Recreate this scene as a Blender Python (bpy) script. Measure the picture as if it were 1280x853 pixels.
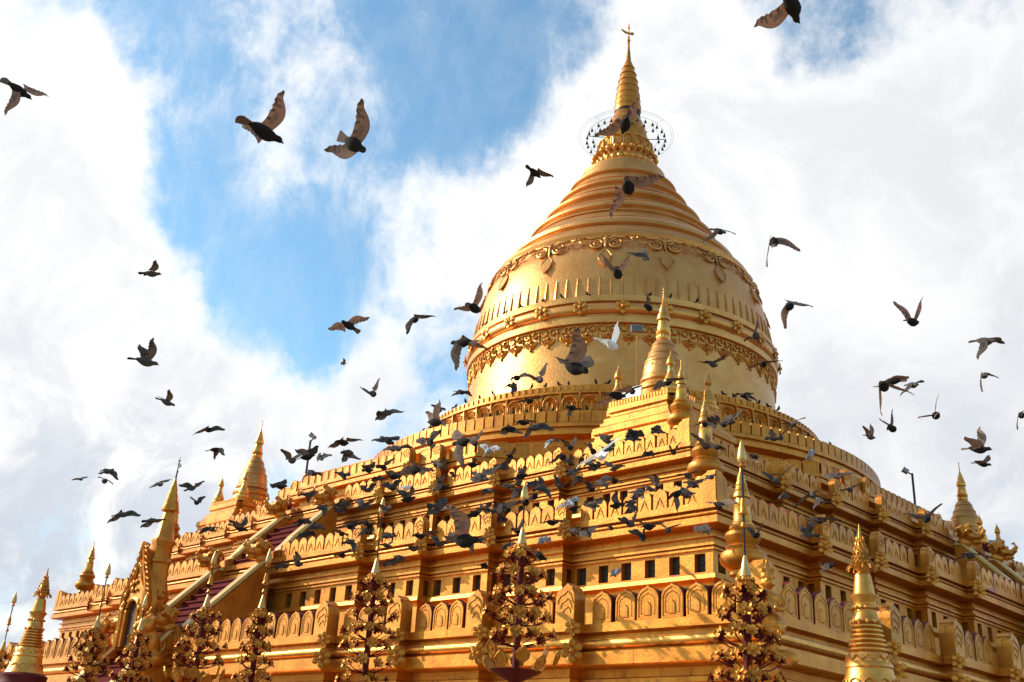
import bpy, bmesh, math, random
from mathutils import Vector, Matrix, Euler

for o in list(bpy.data.objects):
    bpy.data.objects.remove(o)
sc = bpy.context.scene
col = sc.collection
PI = math.pi

# ------------------------------------------------------------------ camera
CAM = Vector((29.8637, -36.5021, 1.6))
RIGHT = Vector((0.72029832, 0.69138397, 0.05620084))
UPV = Vector((0.23560924, -0.32005481, 0.91763457))
FWD = Vector((-0.65242519, 0.6477292, 0.39343139))
FPX = 1316.054
cd = bpy.data.cameras.new('camera')
cam = bpy.data.objects.new('camera', cd)
col.objects.link(cam)
M = Matrix.Identity(4)
for i in range(3):
    M[i][0] = RIGHT[i]; M[i][1] = UPV[i]; M[i][2] = -FWD[i]; M[i][3] = CAM[i]
cam.matrix_world = M
cd.sensor_width = 36.0
cd.lens = 36.0 * FPX / 1280.0
cd.clip_start = 0.1
cd.clip_end = 6000
sc.camera = cam

def ray(px, py):
    """Viewing direction through a point of the 1280x853 photograph, with unit depth along the camera axis."""
    return FWD + RIGHT * ((px - 640) / FPX) - UPV * ((py - 426.5) / FPX)

# ------------------------------------------------------------------ sun and sky
SUN = Vector((-0.74, -0.46, 0.50)).normalized()
sl = bpy.data.lights.new('sun', 'SUN')
sl.energy = 5.0
sl.angle = math.radians(0.53)
sl.color = (1.0, 0.93, 0.80)
so = bpy.data.objects.new('sun', sl)
col.objects.link(so)
so.rotation_euler = SUN.to_track_quat('Z', 'Y').to_euler()
so.location = (-40, -30, 60)

sc.view_settings.view_transform = 'Standard'
sc.view_settings.look = 'None'
sc.view_settings.exposure = 0.15
sc.view_settings.gamma = 1.0
sc.view_settings.use_curve_mapping = False

w = bpy.data.worlds.new('World')
sc.world = w
w.use_nodes = True
NT = w.node_tree
NT.nodes.clear()

class G:
    """Tiny node-graph helper."""
    def __init__(s, nt): s.nt = nt
    def n(s, t, **kw):
        x = s.nt.nodes.new(t)
        for k, v in kw.items(): setattr(x, k, v)
        return x
    def l(s, a, b): s.nt.links.new(a, b)
    def put(s, sock, v):
        if isinstance(v, bpy.types.NodeSocket): s.l(v, sock)
        else: sock.default_value = v
    def math(s, op, a, b=0.0, clamp=False):
        m = s.n('ShaderNodeMath', operation=op, use_clamp=clamp)
        s.put(m.inputs[0], a); s.put(m.inputs[1], b)
        return m.outputs[0]
    def rng(s, v, a, b, c=0.0, d=1.0, smooth=True):
        m = s.n('ShaderNodeMapRange', interpolation_type='SMOOTHSTEP' if smooth else 'LINEAR')
        s.put(m.inputs['Value'], v)
        for k, x in zip(('From Min', 'From Max', 'To Min', 'To Max'), (a, b, c, d)): s.put(m.inputs[k], x)
        return m.outputs['Result']
    def noise(s, vec, scale, detail=6, rough=0.55, dist=0.0, lac=2.0):
        m = s.n('ShaderNodeTexNoise')
        if vec is not None: s.l(vec, m.inputs['Vector'])
        m.inputs['Scale'].default_value = scale; m.inputs['Detail'].default_value = detail
        m.inputs['Roughness'].default_value = rough; m.inputs['Distortion'].default_value = dist
        m.inputs['Lacunarity'].default_value = lac
        return m.outputs['Fac']
    def mix(s, f, a, b):
        m = s.n('ShaderNodeMix', data_type='RGBA')
        s.put(m.inputs['Factor'], f); s.put(m.inputs['A'], a); s.put(m.inputs['B'], b)
        return m.outputs['Result']

g = G(NT)
out = g.n('ShaderNodeOutputWorld')
bg = g.n('ShaderNodeBackground')
g.l(bg.outputs[0], out.inputs['Surface'])
sky = g.n('ShaderNodeTexSky', sky_type='NISHITA')
sky.sun_disc = False
sky.sun_elevation = math.asin(SUN.z)
sky.sun_rotation = math.atan2(SUN.x, SUN.y)
sky.altitude = 100
sky.air_density = 1.0
sky.dust_density = 0.6
sky.ozone_density = 2.0
tc = g.n('ShaderNodeTexCoord')
D = tc.outputs['Generated']
dirn = g.n('ShaderNodeVectorMath', operation='NORMALIZE'); g.l(D, dirn.inputs[0]); D = dirn.outputs[0]
# gentle domain warp makes the cloud edges billow
nz = g.n('ShaderNodeTexNoise'); g.l(D, nz.inputs['Vector'])
nz.inputs['Scale'].default_value = 7.0; nz.inputs['Detail'].default_value = 5
wv = g.n('ShaderNodeVectorMath', operation='SUBTRACT'); g.l(nz.outputs['Color'], wv.inputs[0]); wv.inputs[1].default_value = (.5, .5, .5)
ws = g.n('ShaderNodeVectorMath', operation='SCALE'); g.l(wv.outputs[0], ws.inputs[0]); ws.inputs['Scale'].default_value = 0.10
wa = g.n('ShaderNodeVectorMath', operation='ADD'); g.l(D, wa.inputs[0]); g.l(ws.outputs[0], wa.inputs[1])
DW = wa.outputs[0]
wn = g.n('ShaderNodeVectorMath', operation='NORMALIZE'); g.l(DW, wn.inputs[0]); DN = wn.outputs[0]
# broad cloud banks and blue openings: (direction through photo point, radius in degrees, amount)
BANKS = [
    ((30, 330), 8.5, .70), ((0, 130), 7.0, .60), ((130, 130), 3.6, .50), ((150, 215), 2.6, .25), ((130, 420), 7.5, .55), ((240, 520), 6.0, .55), ((60, 560), 11, .60), ((340, 560), 5.5, .50),
    ((120, 700), 9, .25), ((380, 250), 4.5, .14), ((300, 40), 4.0, .18), ((400, 110), 3.2, .16), ((520, 300), 5.0, .20), ((480, 200), 3.5, .14), ((500, 460), 4.4, .38), ((585, 300), 4.5, .18),
    ((1000, 250), 13, .80), ((1150, 430), 13, .75), ((720, 190), 5.0, .60), ((640, 260), 4.0, .32), ((850, 90), 5.0, .50), ((1190, 130), 8, .40), ((960, 120), 6, .30),
    ((200, 40), 3.0, -.42), ((120, 20), 3.6, -.34), ((235, 200), 4.0, -.62), ((120, 270), 2.6, -.34), ((330, 430), 4.2, -.62), ((290, 340), 4.4, -.58), ((360, 330), 3.6, -.30), ((470, 110), 4.2, -.40), ((570, 60), 5.0, -.62),
    ((680, 70), 4.0, -.52), ((420, 400), 3.4, -.34), ((560, 440), 3.0, -.36), ((1010, 30), 4.5, -.55), ((1080, 70), 4.0, -.42), ((1240, 20), 4, -.20), ((620, 150), 3.4, -.22), ((20, 690), 4, -.25), ((285, 610), 5, -.50), ((90, 700), 5, -.20),
    ((470, 235), 4.6, -.26), ((590, 165), 3.4, -.24), ((420, 330), 3.4, -.24), ((1000, 470), 3.5, -.12), ((640, 426), -80, -.34),
]
total = None
for (px, py), rad, amt in BANKS:
    c = ray(px, py).normalized()
    if rad < 0: c = -Vector((c.x, c.y, -.5)).normalized(); rad = -rad       # unseen sky behind the viewer, cleared of cloud to lessen the fill light
    dp = g.n('ShaderNodeVectorMath', operation='DOT_PRODUCT'); g.l(DN, dp.inputs[0]); dp.inputs[1].default_value = c
    v = g.rng(dp.outputs['Value'], math.cos(math.radians(rad * 1.25)), 1.0, 0.0, amt)
    total = v if total is None else g.math('ADD', total, v)
f1 = g.noise(D, 6.5, 12, .60, .35)
f2 = g.noise(D, 25.0, 12, .66, .15)
fb = g.math('ADD', g.math('MULTIPLY', f1, 1.6), g.math('MULTIPLY', f2, 1.15))
dens = g.math('ADD', g.math('ADD', fb, -1.375), total)
cover = g.rng(dens, -0.14, 0.62)
mpv = g.n('ShaderNodeMapping'); g.l(D, mpv.inputs['Vector']); mpv.inputs['Scale'].default_value = (7, 7, 2.2); mpv.inputs['Rotation'].default_value = (.5, .35, .6)
wisp = g.noise(mpv.outputs[0], 2.6, 12, .70, .25)
veil = g.math('MULTIPLY', g.rng(dens, -0.75, 0.25, 0.12, 0.75), g.rng(wisp, .38, .72, .08, 1.0))
# cloud brightness: brilliant near the sun, pearl grey away from it, greyer in their thick parts
sd = g.n('ShaderNodeVectorMath', operation='DOT_PRODUCT'); g.l(D, sd.inputs[0]); sd.inputs[1].default_value = SUN
near = g.rng(sd.outputs['Value'], -0.25, 0.55)
f3 = g.noise(D, 8.0, 11, .62, .6)
thick = g.math('MULTIPLY', g.rng(dens, .25, 1.05), g.rng(f3, .38, .62))
bright = g.mix(near, (9.7, 9.75, 9.95, 1), (12.0, 11.9, 11.7, 1))
greyer = g.mix(near, (8.3, 8.5, 8.9, 1), (9.5, 9.7, 10.0, 1))
ccol = g.mix(g.math('MULTIPLY', thick, .95), bright, greyer)
# darker cloud bases low over the horizon
zz = g.n('ShaderNodeSeparateXYZ'); g.l(D, zz.inputs[0])
low = g.math('MULTIPLY', g.rng(zz.outputs['Z'], 0.46, 0.12), g.rng(g.noise(D, 10.0, 11, .64, .9), .38, .60))
ccol = g.mix(g.math('MULTIPLY', low, .80), ccol, (5.6, 6.4, 7.6, 1))
tint = g.n('ShaderNodeMix', data_type='RGBA', blend_type='MULTIPLY')
tint.inputs['Factor'].default_value = 1.0
g.l(sky.outputs[0], tint.inputs['A']); tint.inputs['B'].default_value = (1.95, 2.55, 2.42, 1)
base = g.mix(veil, tint.outputs['Result'], ccol)
fin = g.mix(cover, base, ccol)
g.l(fin, bg.inputs['Color'])
bg.inputs['Strength'].default_value = 0.085

# ------------------------------------------------------------------ materials
def material(name):
    m = bpy.data.materials.new(name); m.use_nodes = True
    q = G(m.node_tree)
    b = m.node_tree.nodes['Principled BSDF']
    return m, q, b

def coords(q, scale=(1, 1, 1)):
    t = q.n('ShaderNodeTexCoord')
    mp = q.n('ShaderNodeMapping'); mp.inputs['Scale'].default_value = scale
    q.l(t.outputs['Object'], mp.inputs['Vector'])
    return mp.outputs[0]

def gold(name, a, b, metallic=.6, rough=.42, worn=.0, bump=.25, scale=1.0, grid=None, streak=.25):
    """Gilded plaster: two gold tones, blotches, rain streaks, pits and (worn) patches of the red lacquer underneath."""
    m, q, p = material(name)
    v = coords(q)
    n1 = q.noise(v, 1.7 * scale, 8, .6, .4)
    n2 = q.noise(v, 11 * scale, 6, .6)
    vs = coords(q, (5, 5, .45))
    n3 = q.noise(vs, 1.6 * scale, 6, .6, .2)
    c = q.mix(q.rng(n1, .33, .68), a + (1,), b + (1,))
    dk = tuple(x * y for x, y in zip(a, (.42, .34, .28)))
    c = q.mix(q.math('MULTIPLY', q.rng(n3, .56, .78), streak * 2.2), c, dk + (1,))
    c = q.mix(q.math('MULTIPLY', q.rng(n2, .55, .80), .32), c, dk + (1,))
    if grid:
        br = q.n('ShaderNodeTexBrick')
        gv = q.n('ShaderNodeTexCoord')
        q.l(gv.outputs['UV'], br.inputs['Vector'])
        br.inputs['Scale'].default_value = 1.0
        br.inputs['Brick Width'].default_value = grid[0]; br.inputs['Row Height'].default_value = grid[1]
        br.inputs['Mortar Size'].default_value = .012; br.inputs['Mortar Smooth'].default_value = .6
        br.inputs['Color1'].default_value = (0, 0, 0, 1); br.inputs['Color2'].default_value = (1, 1, 1, 1); br.inputs['Mortar'].default_value = (.5, .5, .5, 1)
        bw = q.n('ShaderNodeRGBToBW'); q.l(br.outputs['Color'], bw.inputs[0])
        c = q.mix(q.math('MULTIPLY', bw.outputs[0], .16), c, tuple(min(1, x * y) for x, y in zip(b, (.74, .70, .64))) + (1,))
        c = q.mix(q.math('MULTIPLY', br.outputs['Fac'], .16), c, dk + (1,))
    oi = q.n('ShaderNodeObjectInfo')
    hs = q.n('ShaderNodeHueSaturation'); q.l(c, hs.inputs['Color'])
    q.l(q.rng(oi.outputs['Random'], 0, 1, .86, 1.12, False), hs.inputs['Value'])
    c = hs.outputs[0]
    if worn:
        n4 = q.noise(coords(q, (.9, .9, 2.2)), 1.3 * scale, 9, .72, .6)
        c = q.mix(q.math('MULTIPLY', q.rng(n4, .58, .68), worn), c, (.30, .065, .040, 1))
    q.l(c, p.inputs['Base Color'])
    p.inputs['Metallic'].default_value = metallic
    q.l(q.math('ADD', q.math('MULTIPLY', n2, .30), rough - .13), p.inputs['Roughness'])
    bp = q.n('ShaderNodeBump'); bp.inputs['Strength'].default_value = bump; bp.inputs['Distance'].default_value = .03
    n5 = q.noise(v, 16 * scale, 6, .65)
    q.l(q.math('ADD', n5, q.math('MULTIPLY', n1, 1.2)), bp.inputs['Height'])
    q.l(bp.outputs[0], p.inputs['Normal'])
    return m

def plain(name, c, rough=.5, metallic=0.0, var=.35, scale=8, bump=.1, trans=0.0, spec=.5):
    m, q, p = material(name)
    v = coords(q)
    n = q.noise(v, scale, 6, .6)
    q.l(q.mix(n, tuple(x * (1 - var) for x in c) + (1,), tuple(min(1, x * (1 + var)) for x in c) + (1,)), p.inputs['Base Color'])
    p.inputs['Roughness'].default_value = rough; p.inputs['Metallic'].default_value = metallic
    p.inputs['Specular IOR Level'].default_value = spec
    if bump:
        bp = q.n('ShaderNodeBump'); bp.inputs['Strength'].default_value = bump; bp.inputs['Distance'].default_value = .02
        q.l(n, bp.inputs['Height']); q.l(bp.outputs[0], p.inputs['Normal'])
    if trans:
        t = q.n('ShaderNodeBsdfTranslucent'); t.inputs['Color'].default_value = tuple(min(1, x * 1.4) for x in c) + (1,)
        ms = q.n('ShaderNodeMixShader'); ms.inputs[0].default_value = trans
        q.l(p.outputs[0], ms.inputs[1]); q.l(t.outputs[0], ms.inputs[2])
        o = [x for x in m.node_tree.nodes if x.type == 'OUTPUT_MATERIAL'][0]
        q.l(ms.outputs[0], o.inputs['Surface'])
    return m

GOLD = gold('gilded_plaster', (.52, .166, .0105), (.67, .250, .0225), .57, .38, worn=.40, streak=.45)
GOLDW = gold('worn_gilded_plaster', (.52, .166, .0105), (.67, .250, .0225), .57, .38, worn=.95, streak=.45)
LEAF = gold('gold_leaf_bell', (.60, .245, .058), (.71, .325, .092), .76, .38, grid=(.55, .17), bump=.40, scale=.6, streak=.10)
BRIGHT = gold('polished_gold', (.68, .275, .042), (.82, .385, .085), .80, .30, bump=.15, scale=2.5, streak=.08)
BELLORN = gold('gilded_ornament', (.55, .180, .016), (.70, .275, .035), .66, .34, bump=.12, scale=2.0, streak=.05)
STEP = plain('maroon_step_paint', (.135, .012, .012), .8, var=.35, scale=3, spec=.1)
MAROON = plain('maroon_lacquer', (.13, .012, .010), .6, var=.4, scale=5, spec=.15)
TILE = plain('glazed_plaque', (.034, .036, .026), .5, var=.7, scale=14, spec=.2)
WHITEGOLD = gold('pale_gold', (.66, .36, .10), (.76, .46, .16), .60, .35, bump=.05, scale=3, streak=.02)
IRON = plain('dark_iron', (.035, .03, .028), .5, .6)
GREYM = plain('grey_paint', (.28, .29, .30), .5)
SIGNW = plain('white_board', (.72, .72, .70), .6, var=.06)
DARKGLASS = plain('lamp_glass', (.12, .12, .13), .15)
COPING_GLARE = gold('glare_paled_coping', (.70, .37, .085), (.80, .47, .14), .30, .34, bump=.08, scale=3, streak=.10)  # paler gold puts the sun glare on the stair copings into the colour
STONE = plain('whitewashed_stone', (.60, .58, .55), .8, var=.12)
PAVE = plain('pale_paving', (.21, .165, .11), .8, var=.2, scale=.7)
DOOR_SHADE = plain('painted_doorway_shade', (.05, .018, .010), .8)  # dark colour painted for the shade inside the gate opening

# ------------------------------------------------------------------ mesh helpers
class MB:
    def __init__(s): s.v = []; s.f = []; s.m = []; s.uv = None
    def add(s, vs, fs, mat=0, mx=None):
        b = len(s.v)
        s.v += [tuple(mx @ Vector(p)) if mx else tuple(p) for p in vs]
        s.f += [tuple(i + b for i in f) for f in fs]
        s.m += [mat] * len(fs) if isinstance(mat, int) else list(mat)
    def box(s, x0, x1, y0, y1, z0, z1, mat=0, mx=None):
        vs = [(x, y, z) for z in (z0, z1) for y in (y0, y1) for x in (x0, x1)]
        s.add(vs, [(0, 2, 3, 1), (4, 5, 7, 6), (0, 1, 5, 4), (2, 6, 7, 3), (0, 4, 6, 2), (1, 3, 7, 5)], mat, mx)
    def lathe(s, prof, n=32, mat=0, mx=None, cap=True, a0=0.0):
        vs = []; fs = []
        for r, z in prof:
            for i in range(n):
                a = a0 + 2 * PI * i / n
                vs.append((r * math.cos(a), r * math.sin(a), z))
        for j in range(len(prof) - 1):
            for i in range(n):
                k = (i + 1) % n
                fs.append((j * n + i, j * n + k, (j + 1) * n + k, (j + 1) * n + i))
        if cap:
            if prof[0][0] > .001: fs.append(tuple(range(n - 1, -1, -1)))
            if prof[-1][0] > .001: fs.append(tuple((len(prof) - 1) * n + i for i in range(n)))
        s.add(vs, fs, mat, mx)
    def tube(s, pts, r, n=6, mat=0, mx=None, closed=False):
        pts = [Vector(p) for p in pts]
        rs = r if isinstance(r, (list, tuple)) else [r] * len(pts)
        vs = []; fs = []
        L = len(pts)
        ref = Vector((0, 0, 1))
        for i, p in enumerate(pts):
            if closed: t = pts[(i + 1) % L] - pts[i - 1]
            else: t = pts[min(i + 1, L - 1)] - pts[max(i - 1, 0)]
            t.normalize()
            a = t.cross(ref)
            if a.length < .05: a = t.cross(Vector((1, 0, 0)))
            a.normalize(); b = a.cross(t)
            for k in range(n):
                q = 2 * PI * k / n
                vs.append(p + (a * math.cos(q) + b * math.sin(q)) * rs[i])
        for i in range(L if closed else L - 1):
            j = (i + 1) % L
            for k in range(n):
                kk = (k + 1) % n
                fs.append((i * n + k, i * n + kk, j * n + kk, j * n + k))
        if not closed:
            fs.append(tuple(range(n))[::-1]); fs.append(tuple((L - 1) * n + k for k in range(n)))
        s.add(vs, fs, mat, mx)
    def ball(s, c, r, n=10, mat=0, mx=None, sq=(1, 1, 1)):
        m = max(4, n // 2)
        vs = [(c[0], c[1], c[2] - r * sq[2])]
        for j in range(1, m):
            t = -PI / 2 + PI * j / m
            for i in range(n):
                a = 2 * PI * i / n
                vs.append((c[0] + r * sq[0] * math.cos(t) * math.cos(a), c[1] + r * sq[1] * math.cos(t) * math.sin(a), c[2] + r * sq[2] * math.sin(t)))
        vs.append((c[0], c[1], c[2] + r * sq[2]))
        fs = [(0, 1 + (i + 1) % n, 1 + i) for i in range(n)]
        for j in range(m - 2):
            for i in range(n):
                k = (i + 1) % n
                fs.append((1 + j * n + i, 1 + j * n + k, 1 + (j + 1) * n + k, 1 + (j + 1) * n + i))
        e = len(vs) - 1; b = 1 + (m - 2) * n
        fs += [(e, b + i, b + (i + 1) % n) for i in range(n)]
        s.add(vs, fs, mat, mx)
    def prism(s, poly, y0, y1, mat=0, mx=None):
        """Outline in x,z (counter-clockwise seen from -y) pulled from y0 to y1."""
        n = len(poly)
        vs = [(x, y0, z) for x, z in poly] + [(x, y1, z) for x, z in poly]
        fs = [tuple(range(n)), tuple(range(2 * n - 1, n - 1, -1))]
        fs += [((i + 1) % n, i, i + n, (i + 1) % n + n) for i in range(n)]
        s.add(vs, fs, mat, mx)
    def mesh(s, name, mats, smooth=False):
        me = bpy.data.meshes.new(name)
        me.from_pydata(s.v, [], s.f)
        for m in mats: me.materials.append(m)
        me.polygons.foreach_set('material_index', s.m)
        me.update()
        if smooth:
            me.shade_smooth()
            if smooth != True: me.set_sharp_from_angle(angle=math.radians(smooth))
        return me

def link(name, data, parent=None, loc=None, rz=0.0, mx=None):
    o = bpy.data.objects.new(name, data)
    col.objects.link(o)
    if parent: o.parent = parent
    if mx is not None: o.matrix_local = mx
    else:
        if loc: o.location = loc
        o.rotation_euler = (0, 0, rz)
    return o
def build(mb, name, mats, parent=None, smooth=False, loc=None, rz=0.0):
    return link(name, mb.mesh(name, mats, smooth), parent, loc, rz)
def tag(o, label=None, cat=None, group=None, kind=None):
    if label: o['label'] = label
    if cat: o['category'] = cat
    if group: o['group'] = group
    if kind: o['kind'] = kind
    return o
def thing(name, label, cat, loc=(0, 0, 0), rz=0.0, group=None):
    o = link(name, None, None, loc, rz)
    return tag(o, label, cat, group)
def copy_tree(o, parent=None):
    c = o.copy(); col.objects.link(c)
    if parent: c.parent = parent
    for ch in o.children: copy_tree(ch, c)
    return c
def RZ(a): return Matrix.Rotation(a, 4, 'Z')
def T(x, y, z): return Matrix.Translation((x, y, z))

# ------------------------------------------------------------------ ground
gm = MB(); gm.add([(-900, -900, 0), (900, -900, 0), (900, 900, 0), (-900, 900, 0)], [(0, 1, 2, 3)])
tag(build(gm, 'ground', [PAVE]), 'pale paved platform around the pagoda', None, None, 'structure')

# ------------------------------------------------------------------ the pagoda
pagoda = thing('pagoda', 'huge golden stepped pagoda with square terraces and a great round bell topped by a spire', 'pagoda')
BREAKS = (4.2, 6.5, 8.8, 11.1)
STEPD = 0.33
BX, BY = 0.31, 0.25                       # the round upper part stands a hand off the terraces' middle

def side_pts(S, o, breaks=BREAKS, d=STEPD):
    """South side of a stepped square at outward offset o, from its west corner to just before its east corner; (u, v) with v outward."""
    pts = [(-(S + o), S + o)]
    for i, b in enumerate(breaks):
        u = -(S - b) - o
        pts += [(u, S + d * i + o), (u, S + d * (i + 1) + o)]
    return pts + [(-u, v) for u, v in pts[::-1]][:-1]
def ring_square(S, o):
    out = []
    for k in range(4):
        m = RZ(k * PI / 2)
        out += [m @ Vector((u, -v, 0)) for u, v in side_pts(S, o)]
    return out
OCT_A = 13.85
OX, OY = -.35, .25
OCT_D = (STEPD, .12, STEPD, .12)      # how far each step juts on the four main sides
OCT_BREAKS = (4.35, 3.15)
def ring_oct(A, o):
    out = []
    h = (A + o) * math.tan(PI / 8)
    for k in range(4):
        half = [(-h, A + o)]
        for i, b in enumerate(OCT_BREAKS):
            half += [(-b - o, A + OCT_D[k] * i + o), (-b - o, A + OCT_D[k] * (i + 1) + o)]
        pts = half + [(-u, v) for u, v in half[::-1]]
        m = RZ(k * PI / 2)
        out += [T(OX, OY, 0) @ m @ Vector((u, -v, 0)) for u, v in pts]
    return out
def sweep(mb, ringf, S, prof, mats):
    n = len(ringf(S, 0))
    vs = []
    for o, z in prof:
        vs += [(p.x, p.y, z) for p in ringf(S, o)]
    fs = []; ms = []
    for j in range(len(prof) - 1):
        for i in range(n):
            k = (i + 1) % n
            fs.append((j * n + i, (j + 1) * n + i, (j + 1) * n + k, j * n + k)); ms.append(mats(j))
    mb.add(vs, fs, ms)

def torus(o, z, r, n=6):
    return [(o + r * math.cos(a), z + r * math.sin(a)) for a in [PI / 2 - PI * i / n for i in range(n + 1)]]

S1, S2, S3 = 19.86, 16.97, 14.69
Z1, Z2, Z3, Z4 = 4.80, 7.86, 10.28, 11.85
P1 = [(-3.9, Z1), (0, Z1), (0, 4.63), (-.20, 4.60), (-.20, 4.515), (-.05, 4.50)] + torus(-.05, 4.40, .095, 10) + [(-.12, 4.30), (-.12, 4.275), (.03, 4.25),
     (.03, 4.0), (-.02, 3.975), (-.40, 3.955), (-.42, 3.80), (-.36, 3.77), (-.36, 3.68), (-.42, 3.65), (-.42, 3.25), (-.1, 3.0), (-.1, 2.8), (.1, 2.6), (.22, 2.0), (.25, 1.2), (.6, 1.0), (.6, 0)]
def upper(z, s, down, nz0, nz1, sill, inner):
    """Cornice, frieze, plaque band and sill of a terrace; s scales the mouldings. Returns the profile and the index of the plaque band."""
    pr = [(inner, z), (0, z), (0, z - .15 * s), (-.17 * s, z - .158 * s), (-.17 * s, z - .215 * s), (-.02 * s, z - .228 * s)]
    pr += torus(-.02 * s, z - .265 * s, .035 * s, 4)
    pr += [(-.09 * s, z - .303 * s), (-.09 * s, z - .325 * s), (.02, z - .335 * s), (.02, z - .49 * s), (-.03, z - .51 * s), (-.34 * s, z - .53 * s)]
    f = -.36 * s
    pr += [(f, z - .55 * s), (f, z - .66 * s), (f + .09, z - .67 * s), (f + .09, z - .72 * s), (f, z - .73 * s),
           (f, nz1 + .22 * s), (f + .10, nz1 + .21 * s), (f + .10, nz1 + .155 * s), (f + .01, nz1 + .15 * s), (f + .01, nz1 + .13 * s), (f + .06, nz1 + .12 * s), (f + .06, nz1 + .07 * s), (f, nz1 + .06 * s), (f, nz1)]
    k = len(pr) - 1
    pr += [(f - .16, nz1 - .002), (f - .16, nz0 + .002), (f, nz0), (f, sill), (f + .12, sill - .03), (f + .14, sill - .13), (f + .02, sill - .20), (f, sill - .22), (f, down)]
    return pr, k, f
P2, K2, F2 = upper(Z2, 1.0, Z1 - .02, 6.37, 6.79, 6.33, -3.3)
P3, K3, F3 = upper(Z3, .88, Z2 - .02, 8.96, 9.36, 8.92, -2.4)
P4 = [(-3.2, Z4), (0, Z4), (0, Z4 - .11), (-.07, Z4 - .12), (-.07, Z4 - .16), (-.01, Z4 - .17), (-.01, Z4 - .30), (-.05, Z4 - .32), (-.32, Z4 - .34), (-.34, Z4 - .50), (-.28, Z4 - .52), (-.28, Z4 - .58), (-.34, Z4 - .60), (-.34, Z4 - 1.1), (-.26, Z4 - 1.13), (-.26, Z4 - 1.22), (-.34, Z4 - 1.25), (-.34, Z3 - .02)]

def terrace(name, ringf, S, prof, mats=lambda j: 0, label=None):
    mb = MB(); sweep(mb, ringf, S, prof, mats)
    o = build(mb, name, [GOLDW, GOLD, BRIGHT], pagoda)
    if label: o['label'] = label
    return o
t1 = terrace('terrace', ring_square, S1, P1, lambda j: 2 if 5 <= j <= 16 else 0)  # roll moulding takes a lighter, shinier gold to boost its sun highlight
t2 = terrace('terrace', ring_square, S2, P2)
t3 = terrace('terrace', ring_square, S3, P3)
t4 = terrace('octagonal_terrace', ring_oct, OCT_A, P4)

# leaf-shaped merlons
def arch_outline(w, h, n=6, shoulder=.60, point=.05):
    r = [(w / 2, 0), (w / 2, h * shoulder)]
    for i in range(1, n):
        a = PI / 2 * i / n
        r.append((w / 2 * math.cos(a), h * shoulder + (h * (1 - shoulder - point)) * math.sin(a)))
    l = [(-x, z) for x, z in r[::-1]]
    return r + [(0, h)] + l
def merlon_mesh(w, h, t=.17, relief=True, flat=False, groove=False):
    mb = MB()
    oc = arch_outline(w, h, 7, .60, .05) if not flat else arch_outline(w, h, 3, .90, .0)
    n = len(oc)
    def sc(k, dz=.44): return [(x * k, dz * h + (z - dz * h) * k) for x, z in oc]
    loops = [(oc, t / 2), (oc, -t / 2 + .012), (sc(.95), -t / 2), (sc(.84), -t / 2), (sc(.81), -t / 2 + .014)]
    if groove: loops = loops[:3]
    if relief:
        loops += [(sc(.64), -t / 2 + .014), (sc(.62), -t / 2 + .006), (sc(.57), -t / 2 + .016),
                  ([(x * .34, h * .30 + (z - h * .44) * .42) for x, z in oc], -t / 2 + .016), ([(x * .24, h * .30 + (z - h * .44) * .36) for x, z in oc], -t / 2 - .004)]
    vs = []; fs = []; ms = []
    for lp, y in loops: vs += [(x, y, z) for x, z in lp]
    for j in range(len(loops) - 1):
        for i in range(n):
            k = (i + 1) % n
            fs.append((j * n + i, j * n + k, (j + 1) * n + k, (j + 1) * n + i)); ms.append(1 if j == 0 else 0)
    e = (len(loops) - 1) * n
    fs.append(tuple(e + i for i in range(n))); ms.append(0)
    fs.append(tuple(range(n))[::-1]); ms.append(1)
    mb.add(vs, fs, ms)
    if groove:           # a leaf vein: two raised ribs meeting high on the face
        for sg in (-1, 1):
            mb.tube([(sg * w * .30, -t / 2, .01), (sg * w * .12, -t / 2 - .006, h * .34), (0, -t / 2, h * .58)], [.010, .014, .006], 4)
    return mb
def big_merlon_mb(w, h, d):
    """Corner merlon: an arched block that shows a carved face to the front and a plain cheek to the side."""
    mb = MB()
    oc = arch_outline(w, h, 6, .60, .06)
    oc = [(x + (.12 * w if (abs(x) < w * .3 and z > h * .8) else 0), z) for x, z in oc]
    mb.prism(oc[::-1], -d / 2, d / 2)
    for k, yy in ((.80, .014), (.60, .022), (.40, .030)):
        lp = [(x * k + (1 - k) * .22 * w, z * k) for x, z in oc]
        pts = [(x, -d / 2, z) for x, z in lp[1:-1]]
        mb.tube(pts, .016, 4)
    return mb

cand = []      # (distance, mesh data, matrix, parent)
SKIP = {1: 1.25, 2: 1.75, 3: 1.7}
MER = {1: (.53, .470, .655), 2: (.435, .398, .50), 3: (.37, .338, .47)}
backing = {1: MB(), 2: MB(), 3: MB()}
niche_c = []; pier = {2: MB(), 3: MB()}
ros = []
def side_segments(S, breaks=BREAKS, d=STEPD):
    """Straight pieces of the south side: (u0, u1, v)"""
    e = [S - b for b in breaks]
    segs = [(e[0], S, S)]
    for i in range(1, len(e)): segs.append((e[i], e[i - 1], S + d * i))
    segs.append((-e[-1], e[-1], S + d * len(e)))
    for i in range(len(e) - 1, 0, -1): segs.append((-e[i - 1], -e[i], S + d * i))
    segs.append((-S, -e[0], S))
    return segs
mdata = {k: merlon_mesh(w, h, relief=(k == 1), groove=(k > 1)).mesh('merlon', [GOLD, MAROON]) for k, (p, w, h) in MER.items()}
big = {k: big_merlon_mb(.50 * s, .80 * s, .34 * s).mesh('corner_merlon', [GOLD]) for k, s in ((1, 1.0), (2, .72), (3, .62))}
rnd = random.Random(4)
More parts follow.
